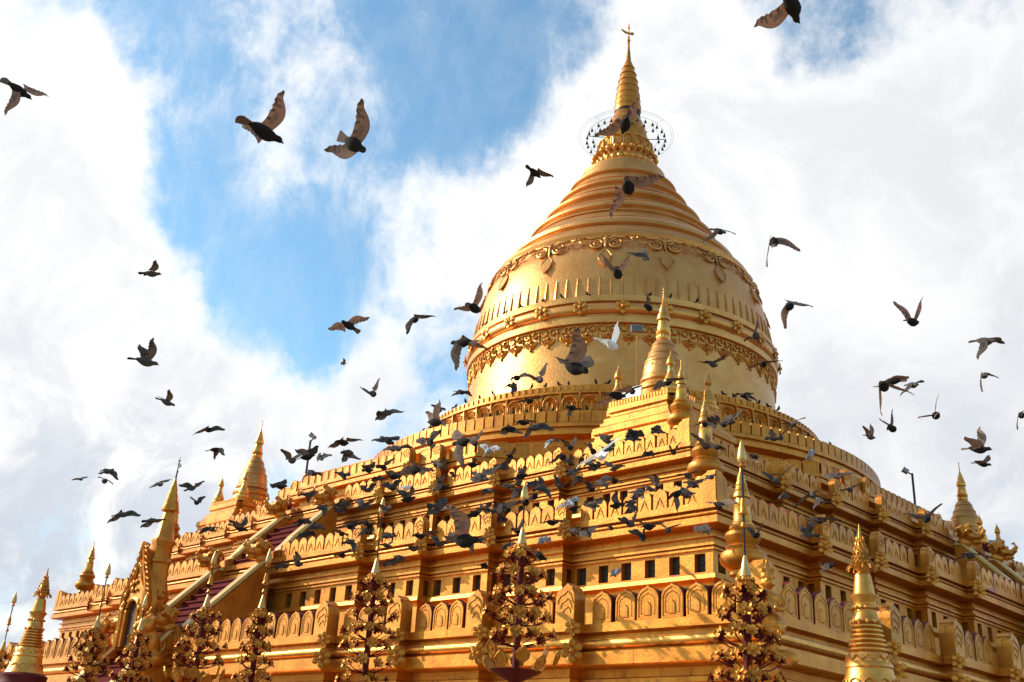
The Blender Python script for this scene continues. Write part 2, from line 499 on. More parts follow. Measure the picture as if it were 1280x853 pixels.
for lvl, S, Z, ter in ((1, S1, Z1, t1), (2, S2, Z2, t2), (3, S3, Z3, t3)):
    p, wd, h = MER[lvl]
    bs = {1: 1.0, 2: .72, 3: .62}[lvl]
    for k in (0, 1):
        m = RZ(k * PI / 2)
        segs = side_segments(S)
        for (u0, u1, v) in segs:
            # every piece but the middle one carries a corner merlon at the end that juts forward
            a, b = u0, u1
            mid = u0 < 0 < u1
            right = u1 > 0 and not mid
            if mid:
                ends = ((u1, -1), (u0, 1)); a += .56 * bs; b -= .56 * bs
            elif right:
                ends = ((u1, -1),); b -= .56 * bs
                a += .16
                if abs(u1 - S) < .01: ends = (); b = u1 - .62 * bs
            else:
                ends = ((u0, 1),); a += .56 * bs
                b -= .16
                if abs(u0 + S) < .01: ends = (); a = u0 + .62 * bs
            for e, sg in ends:
                mx = m @ T(e + sg * .26 * bs, -v + .17 * bs + .02, Z) @ (Matrix.Scale(-1, 4, (1, 0, 0)) if sg > 0 else Matrix.Identity(4))
                cand.append(((mx.translation - CAM).length, big[lvl], mx, ter, 'corner_merlon'))
                for dz, rr in ((-.10 * bs - .02, .17), (-.42 * bs - (.14 if lvl == 1 else 0), .23)):
                    ros.append((m @ T(e, -v - .02, Z + dz) @ RZ(-sg * PI / 4) , rr * (1.0 if lvl == 1 else .85), ter))
            n = max(1, int((b - a) / p + .35)); st = (b - a) / n
            for x0_, x1_ in (((a, -SKIP[lvl]), (SKIP[lvl], b)) if mid else ((a, b),)):
                backing[lvl].box(x0_ - .05, x1_ + .05, -v + .17, -v + .25, Z, Z + h * .86, 0, m)
            for i in range(n):
                u = a + st * (i + .5)
                if abs(u) < SKIP[lvl]: continue
                mx = m @ T(u + rnd.uniform(-.008, .008), -v + .11 + rnd.uniform(-.012, .012), Z - .005) @ Matrix.Rotation(rnd.gauss(0, .012), 4, 'Y') @ RZ(rnd.gauss(0, .02)) @ Matrix.Diagonal((min(1.12, st / p) * rnd.uniform(.97, 1.02), 1, rnd.uniform(.965, 1.03), 1))
                cand.append(((mx.translation - CAM).length, mdata[lvl], mx, ter, 'merlon'))
for lvl, ter in ((1, t1), (2, t2), (3, t3)): build(backing[lvl], 'parapet_backing', [MAROON], ter)['kind'] = 'stuff'
# plaques between piers, in the band of the wall above each ledge
for lvl, S, (nz0, nz1), F, ter in ((2, S2, (6.37, 6.79), F2, t2), (3, S3, (8.96, 9.36), F3, t3)):
    pw, nw = (.71, .30) if lvl == 2 else (.62, .27)
    for k in (0, 1):
        m = RZ(k * PI / 2)
        for (u0, u1, v) in side_segments(S):
            mid = u0 < 0 < u1; right = u1 > 0 and not mid
            a, b = u0, u1
            if mid: a -= F; b += F
            elif right: a += F * -0.0 - F * 0 ; b += F; a += F
            else: a -= F; b -= F
            L = b - a
            n = max(1, int(L / pw + .3)); st = L / n
            yv = -(v + F)
            x = a
            for i in range(n):
                c = a + st * (i + .5)
                if mid and abs(c) < 2.2:
                    continue
                mx = m @ T(c, yv + .148, (nz0 + nz1) / 2)
                niche_c.append(((mx.translation - CAM).length, lvl, mx, ter))
                pier[lvl].box(x, c - nw / 2, yv, yv + .17, nz0, nz1, 0, m)
                x = c + nw / 2
            pier[lvl].box(x, b, yv, yv + .17, nz0, nz1, 0, m)
for lvl, ter in ((2, t2), (3, t3)):
    build(pier[lvl], 'pier', [GOLD], ter)['kind'] = 'stuff'
# octagonal parapet of flat-topped blocks
blk = merlon_mesh(.36, .43, .16, False, True).mesh('parapet_block', [GOLD, MAROON])
bigo = big_merlon_mb(.40, .52, .30).mesh('corner_merlon', [GOLD])
blkw = merlon_mesh(.53, .43, .16, False, True).mesh('parapet_block', [GOLD, MAROON])
def oct_run(m, a, b, v, p=.42, blk=blk):
    n = max(1, int((b - a) / p + .3)); st = (b - a) / n
    for i in range(n):
        mx = m @ T(a + st * (i + .5), -v + .10, Z4) @ Matrix.Diagonal((st / p, 1, 1, 1))
        cand.append(((mx.translation - CAM).length + 3, blk, mx, t4, 'parapet_block'))
TO = T(OX, OY, 0)
ho = OCT_A * math.tan(PI / 8)
for k in (0, 1):
    m = TO @ RZ(k * PI / 2)
    e = OCT_BREAKS
    oct_run(m, e[0] + .05, ho - .03, OCT_A); oct_run(m, -ho + .03, -e[0] - .05, OCT_A)
    oct_run(m, e[1] + .05, e[0] - .45, OCT_A + OCT_D[k]); oct_run(m, -e[0] + .45, -e[1] - .05, OCT_A + OCT_D[k])
    oct_run(m, -e[1] + .45, e[1] - .45, OCT_A + 2 * OCT_D[k])
    for i, b in enumerate(e):
        for sg in (-1, 1):
            mx = m @ T(-sg * (b - .21), -(OCT_A + OCT_D[k] * (i + 1)) + .16, Z4) @ (Matrix.Scale(-1, 4, (1, 0, 0)) if sg > 0 else Matrix.Identity(4))
            cand.append(((mx.translation - CAM).length + 3, bigo, mx, t4, 'corner_merlon'))
            ros.append((m @ T(-sg * b, -(OCT_A + OCT_D[k] * (i + 1)) - .02, Z4 - .22) @ RZ(-sg * PI / 4), .18, t4))
for k in (0, 3, 1):
    m = TO @ RZ(k * PI / 2 + PI / 4)
    oct_run(m, -ho + .03, ho - .03, OCT_A, .58, blkw)

# the hundred nearest merlons are parts of their own, the others one mesh per terrace
cand.sort(key=lambda c: c[0])
nsep = {'merlon': 96, 'corner_merlon': 30, 'parapet_block': 24}
rest = {}
def raw(me): return [v.co.copy() for v in me.vertices], [tuple(q.vertices) for q in me.polygons], [q.material_index for q in me.polygons]
cache = {}
for d, me, mx, ter, nm in cand:
    if nsep[nm] > 0:
        nsep[nm] -= 1
        link(nm, me, ter, mx=mx)
    else:
        if me.name not in cache: cache[me.name] = raw(me)
        vs, fs, ms = cache[me.name]
        if mx.determinant() < 0: fs = [f[::-1] for f in fs]
        rest.setdefault((ter.name, nm), (ter, MB()))[1].add(vs, fs, ms, mx)
for (tn, nm), (ter, mb) in rest.items():
    build(mb, nm, [GOLD, MAROON], ter)['kind'] = 'stuff'

# dark glazed plaques
pl = {}
for lvl, wd, ht in ((2, .30, .42), (3, .27, .40)):
    mb = MB(); mb.box(-wd / 2, wd / 2, -.006, .006, -ht / 2, ht / 2, 0)
    mb.box(-wd * .32, wd * .32, -.016, -.006, -ht * .34, ht * .30, 0)
    mb.ball((0, -.02, ht * .02), wd * .15, 8, 0)
    pl[lvl] = mb.mesh('plaque', [TILE])
niche_c.sort(key=lambda c: c[0])
prest = {}
for i, (d, lvl, mx, ter) in enumerate(niche_c):
    if i < 95: link('plaque', pl[lvl], ter, mx=mx)
    else:
        vs, fs, ms = raw(pl[lvl]); prest.setdefault(ter.name, (ter, MB()))[1].add(vs, fs, ms, mx)
for ter, mb in prest.values(): build(mb, 'plaque', [TILE], ter)['kind'] = 'stuff'

# rosettes hung on the projecting corners
def rosette_mb(n=6, r=1.0):
    mb = MB()
    for i in range(n):
        a = 2 * PI * i / n + PI / 2
        m = Matrix.Rotation(-a, 4, 'Y') if False else Matrix.Rotation(a, 4, 'Y')
        # petal: pointed cup, in the x-z plane, swelling towards -y
        pts = [(.18, 0, -.02), (.45, -.26, -.10), (.80, -.30, -.16), (1.05, 0, -.10), (.80, .30, -.16), (.45, .26, -.10), (.62, 0, -.30)]
        vs = [(x * r, y * r, z * r) for x, z, y in [(p[0], p[1], p[2]) for p in pts]]
        fs = [(0, 1, 6), (1, 2, 6), (2, 3, 6), (3, 4, 6), (4, 5, 6), (5, 0, 6)]
        back = [(0, 5, 4, 3, 2, 1)]
        mb.add(vs, fs, 0, m)
        mb.add([(x, y + .06 * r, z) for x, y, z in vs[:6]], back, 0, m)
    mb.ball((0, -.20 * r, 0), .27 * r, 10, 0)
    mb.lathe([(.30 * r, 0), (.34 * r, .05 * r), (.30 * r, .10 * r)], 12, 0, Matrix.Rotation(PI / 2, 4, 'X') @ T(0, 0, .10 * r))
    return mb
rmesh = rosette_mb().mesh('rosette', [BELLORN], smooth=50)
ros.sort(key=lambda q: (q[0].translation - CAM).length)
for mx, r, ter in ros[:100]:
    link('rosette', rmesh, ter, mx=mx @ Matrix.Scale(r, 4))
mb = MB(); rv, rf, rm = raw(rmesh)
for mx, r, ter in ros[100:]: mb.add(rv, rf, rm, mx @ Matrix.Scale(r, 4))
if mb.v: build(mb, 'rosette', [BELLORN], t4)['kind'] = 'stuff'

# ------------------------------------------------------------------ round terraces, bell and spire
def uv_wrap(o, cx=0, cy=0, rad=7.0):
    me = o.data
    uv = me.uv_layers.new(name='UVMap')
    for pgn in me.polygons:
        us = []
        for li in pgn.loop_indices:
            v = me.vertices[me.loops[li].vertex_index].co
            us.append((math.atan2(v.y - cy, v.x - cx), v.z))
        if max(u for u, _ in us) - min(u for u, _ in us) > PI: us = [(u + 2 * PI if u < 0 else u, z) for u, z in us]
        for li, (u, z) in zip(pgn.loop_indices, us): uv.data[li].uv = (u * rad, z)
    return o
C = T(BX, BY, 0)
mb = MB()
mb.lathe([(10.95, Z4 - .02), (10.95, 12.9), (11.02, 12.93), (11.02, 13.02), (10.95, 13.05), (10.95, 13.42), (11.25, 13.46), (11.38, 13.50), (11.38, 13.66), (11.30, 13.68), (11.30, 13.76), (11.42, 13.78), (11.42, 13.92), (11.34, 13.94), (9.5, 13.95)], 144, 0, C, cap=False)
rt = build(mb, 'round_terrace', [GOLD], pagoda, smooth=25)
mb = MB(); nb = 170
for i in range(nb):
    a = 2 * PI * i / nb
    if math.cos(a - math.radians(-51)) < -.2: continue
    mb.box(-.175, .175, -.13, .13, 0, .44, 0, C @ RZ(a) @ T(11.24, 0, 13.95) @ RZ(PI / 2))
b_ = build(mb, 'parapet_block', [GOLD], rt); b_['kind'] = 'stuff'
mb = MB()
mb.lathe([(9.55, 13.93), (9.5, 14.6), (9.35, 14.8), (9.25, 15.1), (9.22, 15.14), (9.15, 15.2), (9.12, 15.85), (9.2, 15.9), (9.2, 15.98), (9.08, 16.0), (9.02, 16.05), (9.02, 16.28), (8.94, 16.31), (6.9, 16.32)], 144, 0, C, cap=False)
ab = build(mb, 'arcade_band', [GOLD], pagoda, smooth=25)
# round arches in relief, each over a little lobed shell
mb = MB()
na = 74
for i in range(na):
    a = 2 * PI * i / na
    if math.cos(a - math.radians(-51)) < -.15: continue
    m = C @ RZ(a) @ T(9.13, 0, 15.20) @ RZ(PI / 2)
    for rr, th in ((.30, .055), (.20, .035), (.11, .04)):
        pts = [(-rr, -.03, 0.0)] + [(rr * math.cos(t), -.05, .26 + rr * math.sin(t)) for t in [PI - PI * q / 10 for q in range(11)]] + [(rr, -.03, 0.0)]
        mb.tube(pts, th, 5, 0, m)
    mb.box(-.385, -.335, -.10, .05, 0, .62, 0, m)
    mb.ball((-.36, -.05, .66), .065, 6, 0, m)
x_ = build(mb, 'arch_relief', [GOLD], ab); x_['kind'] = 'stuff'
mb = MB(); nt = 190
for i in range(nt):
    a = 2 * PI * i / nt
    mb.box(-.05, .05, -.03, .02, 16.06, 16.27, 0, C @ RZ(a) @ T(9.03, 0, 0) @ RZ(PI / 2))
build(mb, 'tooth_moulding', [GOLD], ab)['kind'] = 'stuff'

bellp = [(7.25, 16.2), (7.2, 17.0), (7.16, 17.9), (7.15, 18.7), (7.15, 19.66), (7.20, 19.68), (7.31, 19.71), (7.33, 19.97), (7.24, 20.01), (7.2, 20.04), (7.2, 20.12)]
bellp += [(7.20 + .20 * math.cos(t), 20.38 + .25 * math.sin(t)) for t in [-PI / 2 + PI * q / 8 for q in range(9)]]
bellp += [(7.2, 20.66), (7.33, 20.69), (7.34, 20.84), (7.26, 20.88), (7.27, 20.98), (7.13, 21.0), (7.10, 21.4), (7.05, 21.86), (6.95, 22.4), (6.78, 23.2), (6.55, 23.75), (6.30, 24.18), (6.22, 24.30)]
mb = MB(); mb.lathe(bellp, 160, 0, C, cap=False)
bell = uv_wrap(build(mb, 'bell', [LEAF], pagoda, smooth=28), BX, BY)
def bell_r(z):
    for (r0, z0), (r1, z1) in zip(bellp, bellp[1:]):
        if z0 <= z <= z1 and z1 > z0: return r0 + (r1 - r0) * (z - z0) / (z1 - z0)
    return 7.1
VIS = math.radians(-51)
# upright ribs above the girdle
mb = MB()
for i in range(92):
    a = 2 * PI * i / 92
    z0, z1 = 21.02, 21.95
    pts = [((bell_r(z) + .01) * math.cos(a), (bell_r(z) + .01) * math.sin(a), z) for z in (z0, 21.4, z1)]
    mb.tube(pts, [.06, .055, .03], 5, 0, C)
build(mb, 'rib', [LEAF], bell, smooth=40)['kind'] = 'stuff'
# flower knobs round the girdle roll
fm = MB()
for i in range(5):
    t = 2 * PI * i / 5 + PI / 2
    fm.ball((.21 * math.cos(t), -.03, .21 * math.sin(t)), .135, 8, 0, sq=(1, .75, 1))
fm.ball((0, -.10, 0), .12, 8)
fme = fm.mesh('flower_knob', [BELLORN], smooth=True)
for i in range(26):
    a = 2 * PI * (i + .35) / 26
    if math.cos(a - VIS) < -.12: continue
    link('flower_knob', rmesh, bell, mx=C @ RZ(a) @ T(7.40, 0, 20.38) @ RZ(PI / 2) @ Matrix.Scale(.33, 4))
# scrolled fringe that hangs below the girdle
def ring_pts(cx, cz, r, a0, a1, n, y=0): return [(cx + r * math.cos(a0 + (a1 - a0) * i / n), y, cz + r * math.sin(a0 + (a1 - a0) * i / n)) for i in range(n + 1)]
mb = MB(); nf = 52
for i in range(nf):
    a = 2 * PI * i / nf
    if math.cos(a - VIS) < -.2: continue
    m = C @ RZ(a) @ T(7.15, 0, 19.66) @ RZ(PI / 2)
    dn = .0
    for sg in (-1, 1):
        mb.tube(ring_pts(sg * .20, -.16, .13, PI / 2, PI / 2 + sg * 5.0, 10, -.03), [.055] * 8 + [.045, .04, .03], 5, 0, m)
    mb.tube(ring_pts(0, -.42, .30, PI * 1.02, PI * 1.98, 10, -.02), [.03] + [.06] * 9 + [.03], 5, 0, m)
    mb.tube(ring_pts(0, -.42, .19, PI * 1.02, PI * 1.98, 8, -.03), .045, 5, 0, m)
    mb.ball((0, -.04, -.42), .09, 7, 0, m)
    mb.ball((0, -.03, -.78), .085, 7, 0, m, sq=(.8, .6, 1.5))
    mb.ball((.43, -.02, -.20), .075, 6, 0, m)
    mb.tube([(.43, -.02, 0), (.43, -.02, -.62)], [.05, .02], 5, 0, m)
    mb.box(-.44, .44, -.045, .0, -.06, .0, 0, m)
build(mb, 'scroll_fringe', [BELLORN], bell, smooth=60)
# leaf pendants under paired scrolls on the shoulder
lm = MB()
for sg in (-1, 1):
    lm.tube(ring_pts(sg * .42, .10, .26, PI / 2, PI / 2 + sg * 5.6, 14, -.05), [.06] * 10 + [.055, .05, .045, .04, .03], 6)
    lm.tube(ring_pts(sg * .98, .30, .17, PI / 2, PI / 2 - sg * 5.2, 12, -.03), [.045] * 9 + [.04, .035, .03, .02], 5)
    lm.ball((sg * 1.2, -.02, .42), .07, 6)
    lm.tube(ring_pts(sg * .42, .10, .10, 0, 2 * PI, 8, -.05), .04, 5)
    lm.tube([(sg * .10, -.04, .42), (sg * .35, -.06, .50), (sg * .62, -.05, .45), (sg * .88, -.03, .52)], [.06, .09, .08, .03], 6)
lm.tube([(0, -.04, .5), (0, -.06, .1), (0, -.03, -.25)], [.09, .08, .03], 6)
lm.ball((0, -.07, .34), .12, 8)
leaf = [(0, -.25), (.16, -.42), (.30, -.68), (.24, -.95), (.0, -1.32), (-.24, -.95), (-.30, -.68), (-.16, -.42)]
lm.tube([(x, -.03 - .0, z) for x, z in leaf], .028, 5, closed=True)
lm.prism([(x * .86, -.72 + (z + .72) * .86) for x, z in leaf], -.03, .06)
lme = lm.mesh('leaf_pendant', [LEAF, BELLORN], smooth=45)
for i in range(16):
    a = 2 * PI * (i + .45) / 16
    if math.cos(a - VIS) < -.3: continue
    z0, z1 = 24.05, 22.55
    r0, r1 = bell_r(z0), bell_r(z1)
    tilt = math.atan2(r0 - r1, z0 - z1)
    mx = C @ RZ(a) @ T(r0 + .01, 0, z0) @ RZ(PI / 2) @ Matrix.Rotation(tilt, 4, 'X') @ T(0, -.08, -.42)
    link('leaf_pendant', lme, bell, mx=mx)
# ringed cone
cz = [(6.22, 24.30), (6.30, 24.34), (6.36, 24.50), (6.30, 24.68), (6.12, 24.80), (5.86, 24.86), (5.80, 25.02), (5.62, 25.28)]
def roll(r, z, h, bulge):
    return [(r + .02, z - h * .5), (r + bulge, z - h * .30), (r + bulge * 1.15 - .05, z), (r + bulge * .6 - .12, z + h * .32), (r - .24, z + h * .5)]
cz += roll(5.48, 25.62, .62, .18) + [(5.10, 26.00), (5.16, 26.03), (5.10, 26.10), (4.98, 26.13), (4.74, 26.52), (4.80, 26.55), (4.76, 26.63), (4.66, 26.66)]
cz += roll(4.58, 27.05, .50, .14) + [(4.26, 27.36), (4.31, 27.39), (4.24, 27.46), (4.12, 27.49), (3.98, 27.72), (4.02, 27.75), (3.96, 27.80)]
cz += roll(3.88, 28.12, .46, .14) + [(3.58, 28.44), (3.63, 28.47), (3.56, 28.53), (3.46, 28.56), (3.34, 28.80), (3.37, 28.83), (3.30, 28.88)]
cz += roll(3.20, 29.18, .40, .13) + [(2.94, 29.48), (2.98, 29.51), (2.90, 29.57), (2.82, 29.60), (2.72, 29.86)]
cz += roll(2.62, 30.18, .40, .14) + [(2.38, 30.48), (2.22, 30.80), (2.20, 30.95), (2.16, 31.10), (1.95, 31.2), (1.84, 31.30)]
def lean(p, z):
    return p
LX, LY = RIGHT.x * .17, RIGHT.y * .17
mb = MB(); mb.lathe(cz, 128, 0, C, cap=False)
spire = uv_wrap(build(mb, 'spire_cone', [LEAF], pagoda, smooth=28), BX, BY, 5.0)
C2 = T(BX + LX * .35, BY + LY * .35, 0)
mb = MB(); mb.lathe([(1.86, 31.28), (1.72, 31.45), (1.62, 31.62), (1.50, 31.70), (1.46, 32.02), (1.42, 32.30), (1.36, 32.42), (1.44, 32.50), (1.38, 32.6), (1.36, 33.02), (1.42, 33.08), (1.34, 33.18), (1.15, 33.22)], 64, 0, C2, cap=False)
lo = build(mb, 'lotus_band', [BRIGHT], spire, smooth=30)
mb = MB()
for i in range(30):
    a = 2 * PI * i / 30
    m = C2 @ RZ(a)
    mb.ball((1.62, 0, 31.66), .16, 8, 0, m, sq=(.6, .9, 1.1))
for i in range(24):
    a = 2 * PI * (i + .5) / 24
    mb.ball((1.60, 0, 32.22), .165, 10, 0, C2 @ RZ(a))
for i in range(16):
    a = 2 * PI * i / 16
    m = C2 @ RZ(a) @ T(1.40, 0, 32.52) @ RZ(PI / 2)
    oc = arch_outline(.46, .56, 5, .75, .05)
    mb.tube([(x, -.03, z) for x, z in oc], .035, 5, 0, m)
build(mb, 'lotus_petal', [BRIGHT], lo, smooth=45)['kind'] = 'stuff'
C3 = T(BX + LX * .6, BY + LY * .6, 0)
mb = MB(); mb.lathe([(1.16, 33.2), (1.14, 33.6), (1.05, 34.05), (.90, 34.5), (.72, 34.95), (.54, 35.4), (.40, 35.9), (.3, 36.4)], 48, 0, C3, cap=False)
for i in range(14):
    a = 2 * PI * i / 14
    mb.ball((1.08, 0, 33.92), .06, 6, 0, C3 @ RZ(a))
build(mb, 'banana_bud', [BELLORN], spire, smooth=40)
C4 = T(BX + LX, BY + LY, 0)
mb = MB()
mb.lathe([(.60, 35.38), (.70, 35.30), (.72, 35.42), (.70, 35.60), (.66, 36.1), (.55, 37.0), (.40, 37.8), (.26, 38.4), (.19, 38.62), (.15, 38.7), (.12, 39.1), (.06, 39.75), (.03, 40.1), (.03, 41.2), (.008, 41.35)], 40, 0, C4, cap=False)
mb.lathe([(.60, 35.38), (.52, 36.2), (.3, 37.4)], 32, 1, C4, cap=False)
mb.lathe([(.69, 35.32), (.67, 35.22), (.60, 35.05), (.58, 35.02), (.56, 35.06), (.62, 35.3)], 36, 1, C4, cap=False)
for z_, r_ in ((35.62, .69), (36.0, .655), (36.4, .62), (36.85, .575), (37.3, .51), (37.75, .43), (38.2, .325)):
    mb.tube([(r_ * math.cos(2 * PI * i / 32), r_ * math.sin(2 * PI * i / 32), z_) for i in range(32)], .035, 6, 0, C4, closed=True)
for z, r in ((39.9, .085), (40.12, .11), (40.34, .075), (41.0, .07)): mb.ball((0, 0, z), r, 8, 0, C4)
for j in range(9):
    z = 35.8 + j * .32; rr = .70 - (z - 35.4) * .157
    n = max(6, int(14 - j))
    for i in range(n): mb.ball((rr, 0, z), .045, 5, 0, C4 @ RZ(2 * PI * (i + .5 * (j % 2)) / n))
hti = build(mb, 'umbrella_finial', [BELLORN, IRON], spire, smooth=40)
mb = MB()
for i in range(26):
    m = C4 @ RZ(2 * PI * i / 18) @ T(.66, 0, 35.16)
    mb.tube([(0, 0, 0), (0, 0, -.12)], .008, 4, 0, m); mb.lathe([(.05, -.22), (.04, -.17), (.01, -.11)], 6, 0, m)
build(mb, 'hanging_bell', [IRON], hti)['kind'] = 'stuff'
mb = MB()
va = math.atan2(RIGHT.y, RIGHT.x)
mb.prism([(.02, 40.52), (.32, 40.44), (.40, 40.62), (.30, 40.72), (.05, 40.68), (-.2, 40.78), (-.52, 41.0), (-.58, 40.92), (-.3, 40.62)][::-1], -.02, .02, 0, C4 @ RZ(va) @ T(0, 0, 40.65) @ Matrix.Scale(.75, 4) @ T(0, 0, -40.65))
build(mb, 'vane', [BELLORN], hti)
# wire hoops round the bud, hung with little bells
mb = MB()
for rr, th, z in ((2.50, .006, 33.75), (2.40, .005, 33.72), (2.06, .008, 33.70), (1.72, .007, 33.72)):
    mb.tube([(rr * math.cos(2 * PI * i / 64), rr * math.sin(2 * PI * i / 64), z) for i in range(64)], th, 5, 0, C3, closed=True)
for i in range(8):
    m = C3 @ RZ(2 * PI * i / 8 + va)
    mb.tube([(1.1, 0, 33.70), (2.06 if i % 4 == 0 else 2.5, 0, 33.74)], .022 if i % 4 == 0 else .005, 5, 0, m)
hoop = build(mb, 'bell_hoop', [IRON], spire)
hb = MB(); hb.tube([(0, 0, 0), (0, 0, -.1)], .008, 4); hb.lathe([(.07, -.28), (.055, -.2), (.02, -.1)], 8)
hbm = hb.mesh('hanging_bell', [IRON])
rb = random.Random(3)
for i in range(30):
    link('hanging_bell', hbm, hoop, mx=C3 @ RZ(2 * PI * (i + rb.uniform(-.2, .2)) / 30) @ T(2.06, 0, 33.69))
for i in range(18):
    link('hanging_bell', hbm, hoop, mx=C3 @ RZ(2 * PI * (i + rb.uniform(-.3, .3)) / 18) @ T(1.72, 0, 33.69))

# ------------------------------------------------------------------ staircases (south and east)
def blob(name, balls, mats, parent=None, vox=.03, mx=None, sm=True):
    """Organic solid: overlapping ellipsoids and capsules fused into one skin."""
    m2 = MB()
    for b in balls:
        if b[0] == 'b': m2.ball(b[1], b[2], 14, 0, None, b[3] if len(b) > 3 else (1, 1, 1))
        else: m2.tube(b[1], b[2], 8, 0)
    me = m2.mesh(name + '_raw', mats)
    o = bpy.data.objects.new(name + '_raw', me); col.objects.link(o)
    md = o.modifiers.new('r', 'REMESH'); md.mode = 'VOXEL'; md.voxel_size = vox; md.use_smooth_shade = True
    s2 = o.modifiers.new('s', 'SMOOTH'); s2.iterations = 3
    dg = bpy.context.evaluated_depsgraph_get()
    me2 = bpy.data.meshes.new_from_object(o.evaluated_get(dg))
    me2.name = name
    bpy.data.objects.remove(o); bpy.data.meshes.remove(me)
    if not me2.materials:
        for mm in mats: me2.materials.append(mm)
    return me2
# makara head at the top of a balustrade: square muzzle turned outward, curled trunk, crest of flames
mk = [('b', (0, 0, .22), .30, (.75, 1.1, .9)), ('b', (0, -.32, .12), .20, (.8, 1.1, .7)), ('b', (0, -.52, .20), .12, (.9, 1, .9)),
      ('t', [(0, -.5, .2), (0, -.62, .34), (0, -.56, .48), (0, -.44, .46)], [.09, .08, .06, .035]),
      ('b', (0, -.30, -.06), .16, (.8, 1.3, .5)), ('b', (.16, -.20, .36), .09), ('b', (-.16, -.20, .36), .09),
      ('t', [(0, 0, .36), (0, -.02, .52), (0, -.12, .60), (0, -.22, .56)], [.17, .13, .09, .05]),
      ('t', [(.12, .12, .34), (.20, .18, .48), (.18, .06, .56)], [.12, .10, .06]), ('t', [(-.12, .12, .34), (-.20, .18, .48), (-.18, .06, .56)], [.12, .10, .06]),
      ('t', [(0, .28, .26), (0, .36, .44), (0, .26, .54)], [.15, .12, .07]), ('b', (0, .15, -.05), .28, (.8, 1.0, .7)),
      ('t', [(.20, -.05, .2), (.30, -.12, .34), (.26, -.22, .42)], [.07, .06, .03]), ('t', [(-.20, -.05, .2), (-.30, -.12, .34), (-.26, -.22, .42)], [.07, .06, .03])]
makara = blob('makara_head', mk, [BELLORN], vox=.028)
def flight(k, v0, z0, v1, z1, w=1.25, curl=True):
    """A stair flight from foot (v0 out, z0) up to (v1, z1); two thick balustrades with makara heads at their tops."""
    m = RZ(k * PI / 2)
    n = max(6, int((z1 - z0) / .24))
    mb = MB()
    for i in range(n):
        va, vb = v0 + (v1 - v0) * i / n, v0 + (v1 - v0) * (i + 1) / n
        zz = z0 + (z1 - z0) * (i + 1) / n
        mb.box(-w, w, -va, -v1 + .3, zz - (z1 - z0) / n, zz - .045, 0, m)
        mb.box(-w + .01, w - .01, -va - .045, -v1 + .29, zz - .045, zz, 0, m)
    st = build(mb, 'staircase', [STEP], pagoda)
    st['label'] = 'maroon stair flight between gold balustrades'
    dv, dz = v1 - v0, z1 - z0
    L = math.hypot(dv, dz)
    for sg in (-1, 1):
        h = .52
        top = [(v0 + .34, z0 + .22), (v0 + .12, z0 + .34)]
        for i in range(0, 9):
            t = .06 + .94 * i / 8
            top.append((v0 + dv * t, z0 + dz * t + h + (.0 if i else -.06)))
        top += [(v1 - .25, z1 + h)]
        low = [(v1 - .25, z1 - 1.2), (v1 + .1, z0 - .04), (v0 + .34, z0 - .04)]
        poly = [(v, z) for v, z in top + low]
        x0, x1 = (w - .02, w + .30) if sg > 0 else (-w - .30, -w + .02)
        b = MB()
        nn = len(poly)
        vs = [(x0, -v, z) for v, z in poly] + [(x1, -v, z) for v, z in poly]
        fs = [tuple(range(nn)), tuple(range(2 * nn - 1, nn - 1, -1))] + [((i + 1) % nn, i, i + nn, (i + 1) % nn + nn) for i in range(nn)]
        b.add(vs, fs, 0, m)
        # rounded coping
        tp = top[1:]
        for (va, za), (vb, zb) in zip(tp, tp[1:]):
            c0, c1 = x0 - .05, x1 + .05
            b.add([(c0, -va, za - .06), (c1, -va, za - .06), (c1 - .06, -va, za + .05), (c0 + .06, -va, za + .05), (c0, -vb, zb - .06), (c1, -vb, zb - .06), (c1 - .06, -vb, zb + .05), (c0 + .06, -vb, zb + .05)],
                  [(3, 2, 6, 7), (2, 1, 5, 6), (0, 3, 7, 4), (0, 1, 2, 3), (5, 4, 7, 6)], 1, m)
        # sunk border on the flank
        q = [(v0 + dv * t + .12, z0 + dz * t + .30) for t in (.08, .95)]
        xx = x1 + .012 if sg > 0 else x0 - .012
        b.tube([(xx, -v, z) for v, z in q], .03, 5, 0, m)
        bal = build(b, 'balustrade', [GOLD, COPING_GLARE], st, smooth=35)
        link('makara_head', makara, bal, mx=m @ T((x0 + x1) / 2, -v1 - .15, z1 + .58) @ Matrix.Scale(.92, 4))
    return st
for k in (0, 1):
    flight(k, S1 + 5.1, .4, S1 + 1.32, Z1, 1.15)
    flight(k, S1 + 1.1, Z1, S2 + 1.55, Z2 - .60)
    flight(k, S2 + .95, Z2, S3 + 1.60, Z3 - .80)

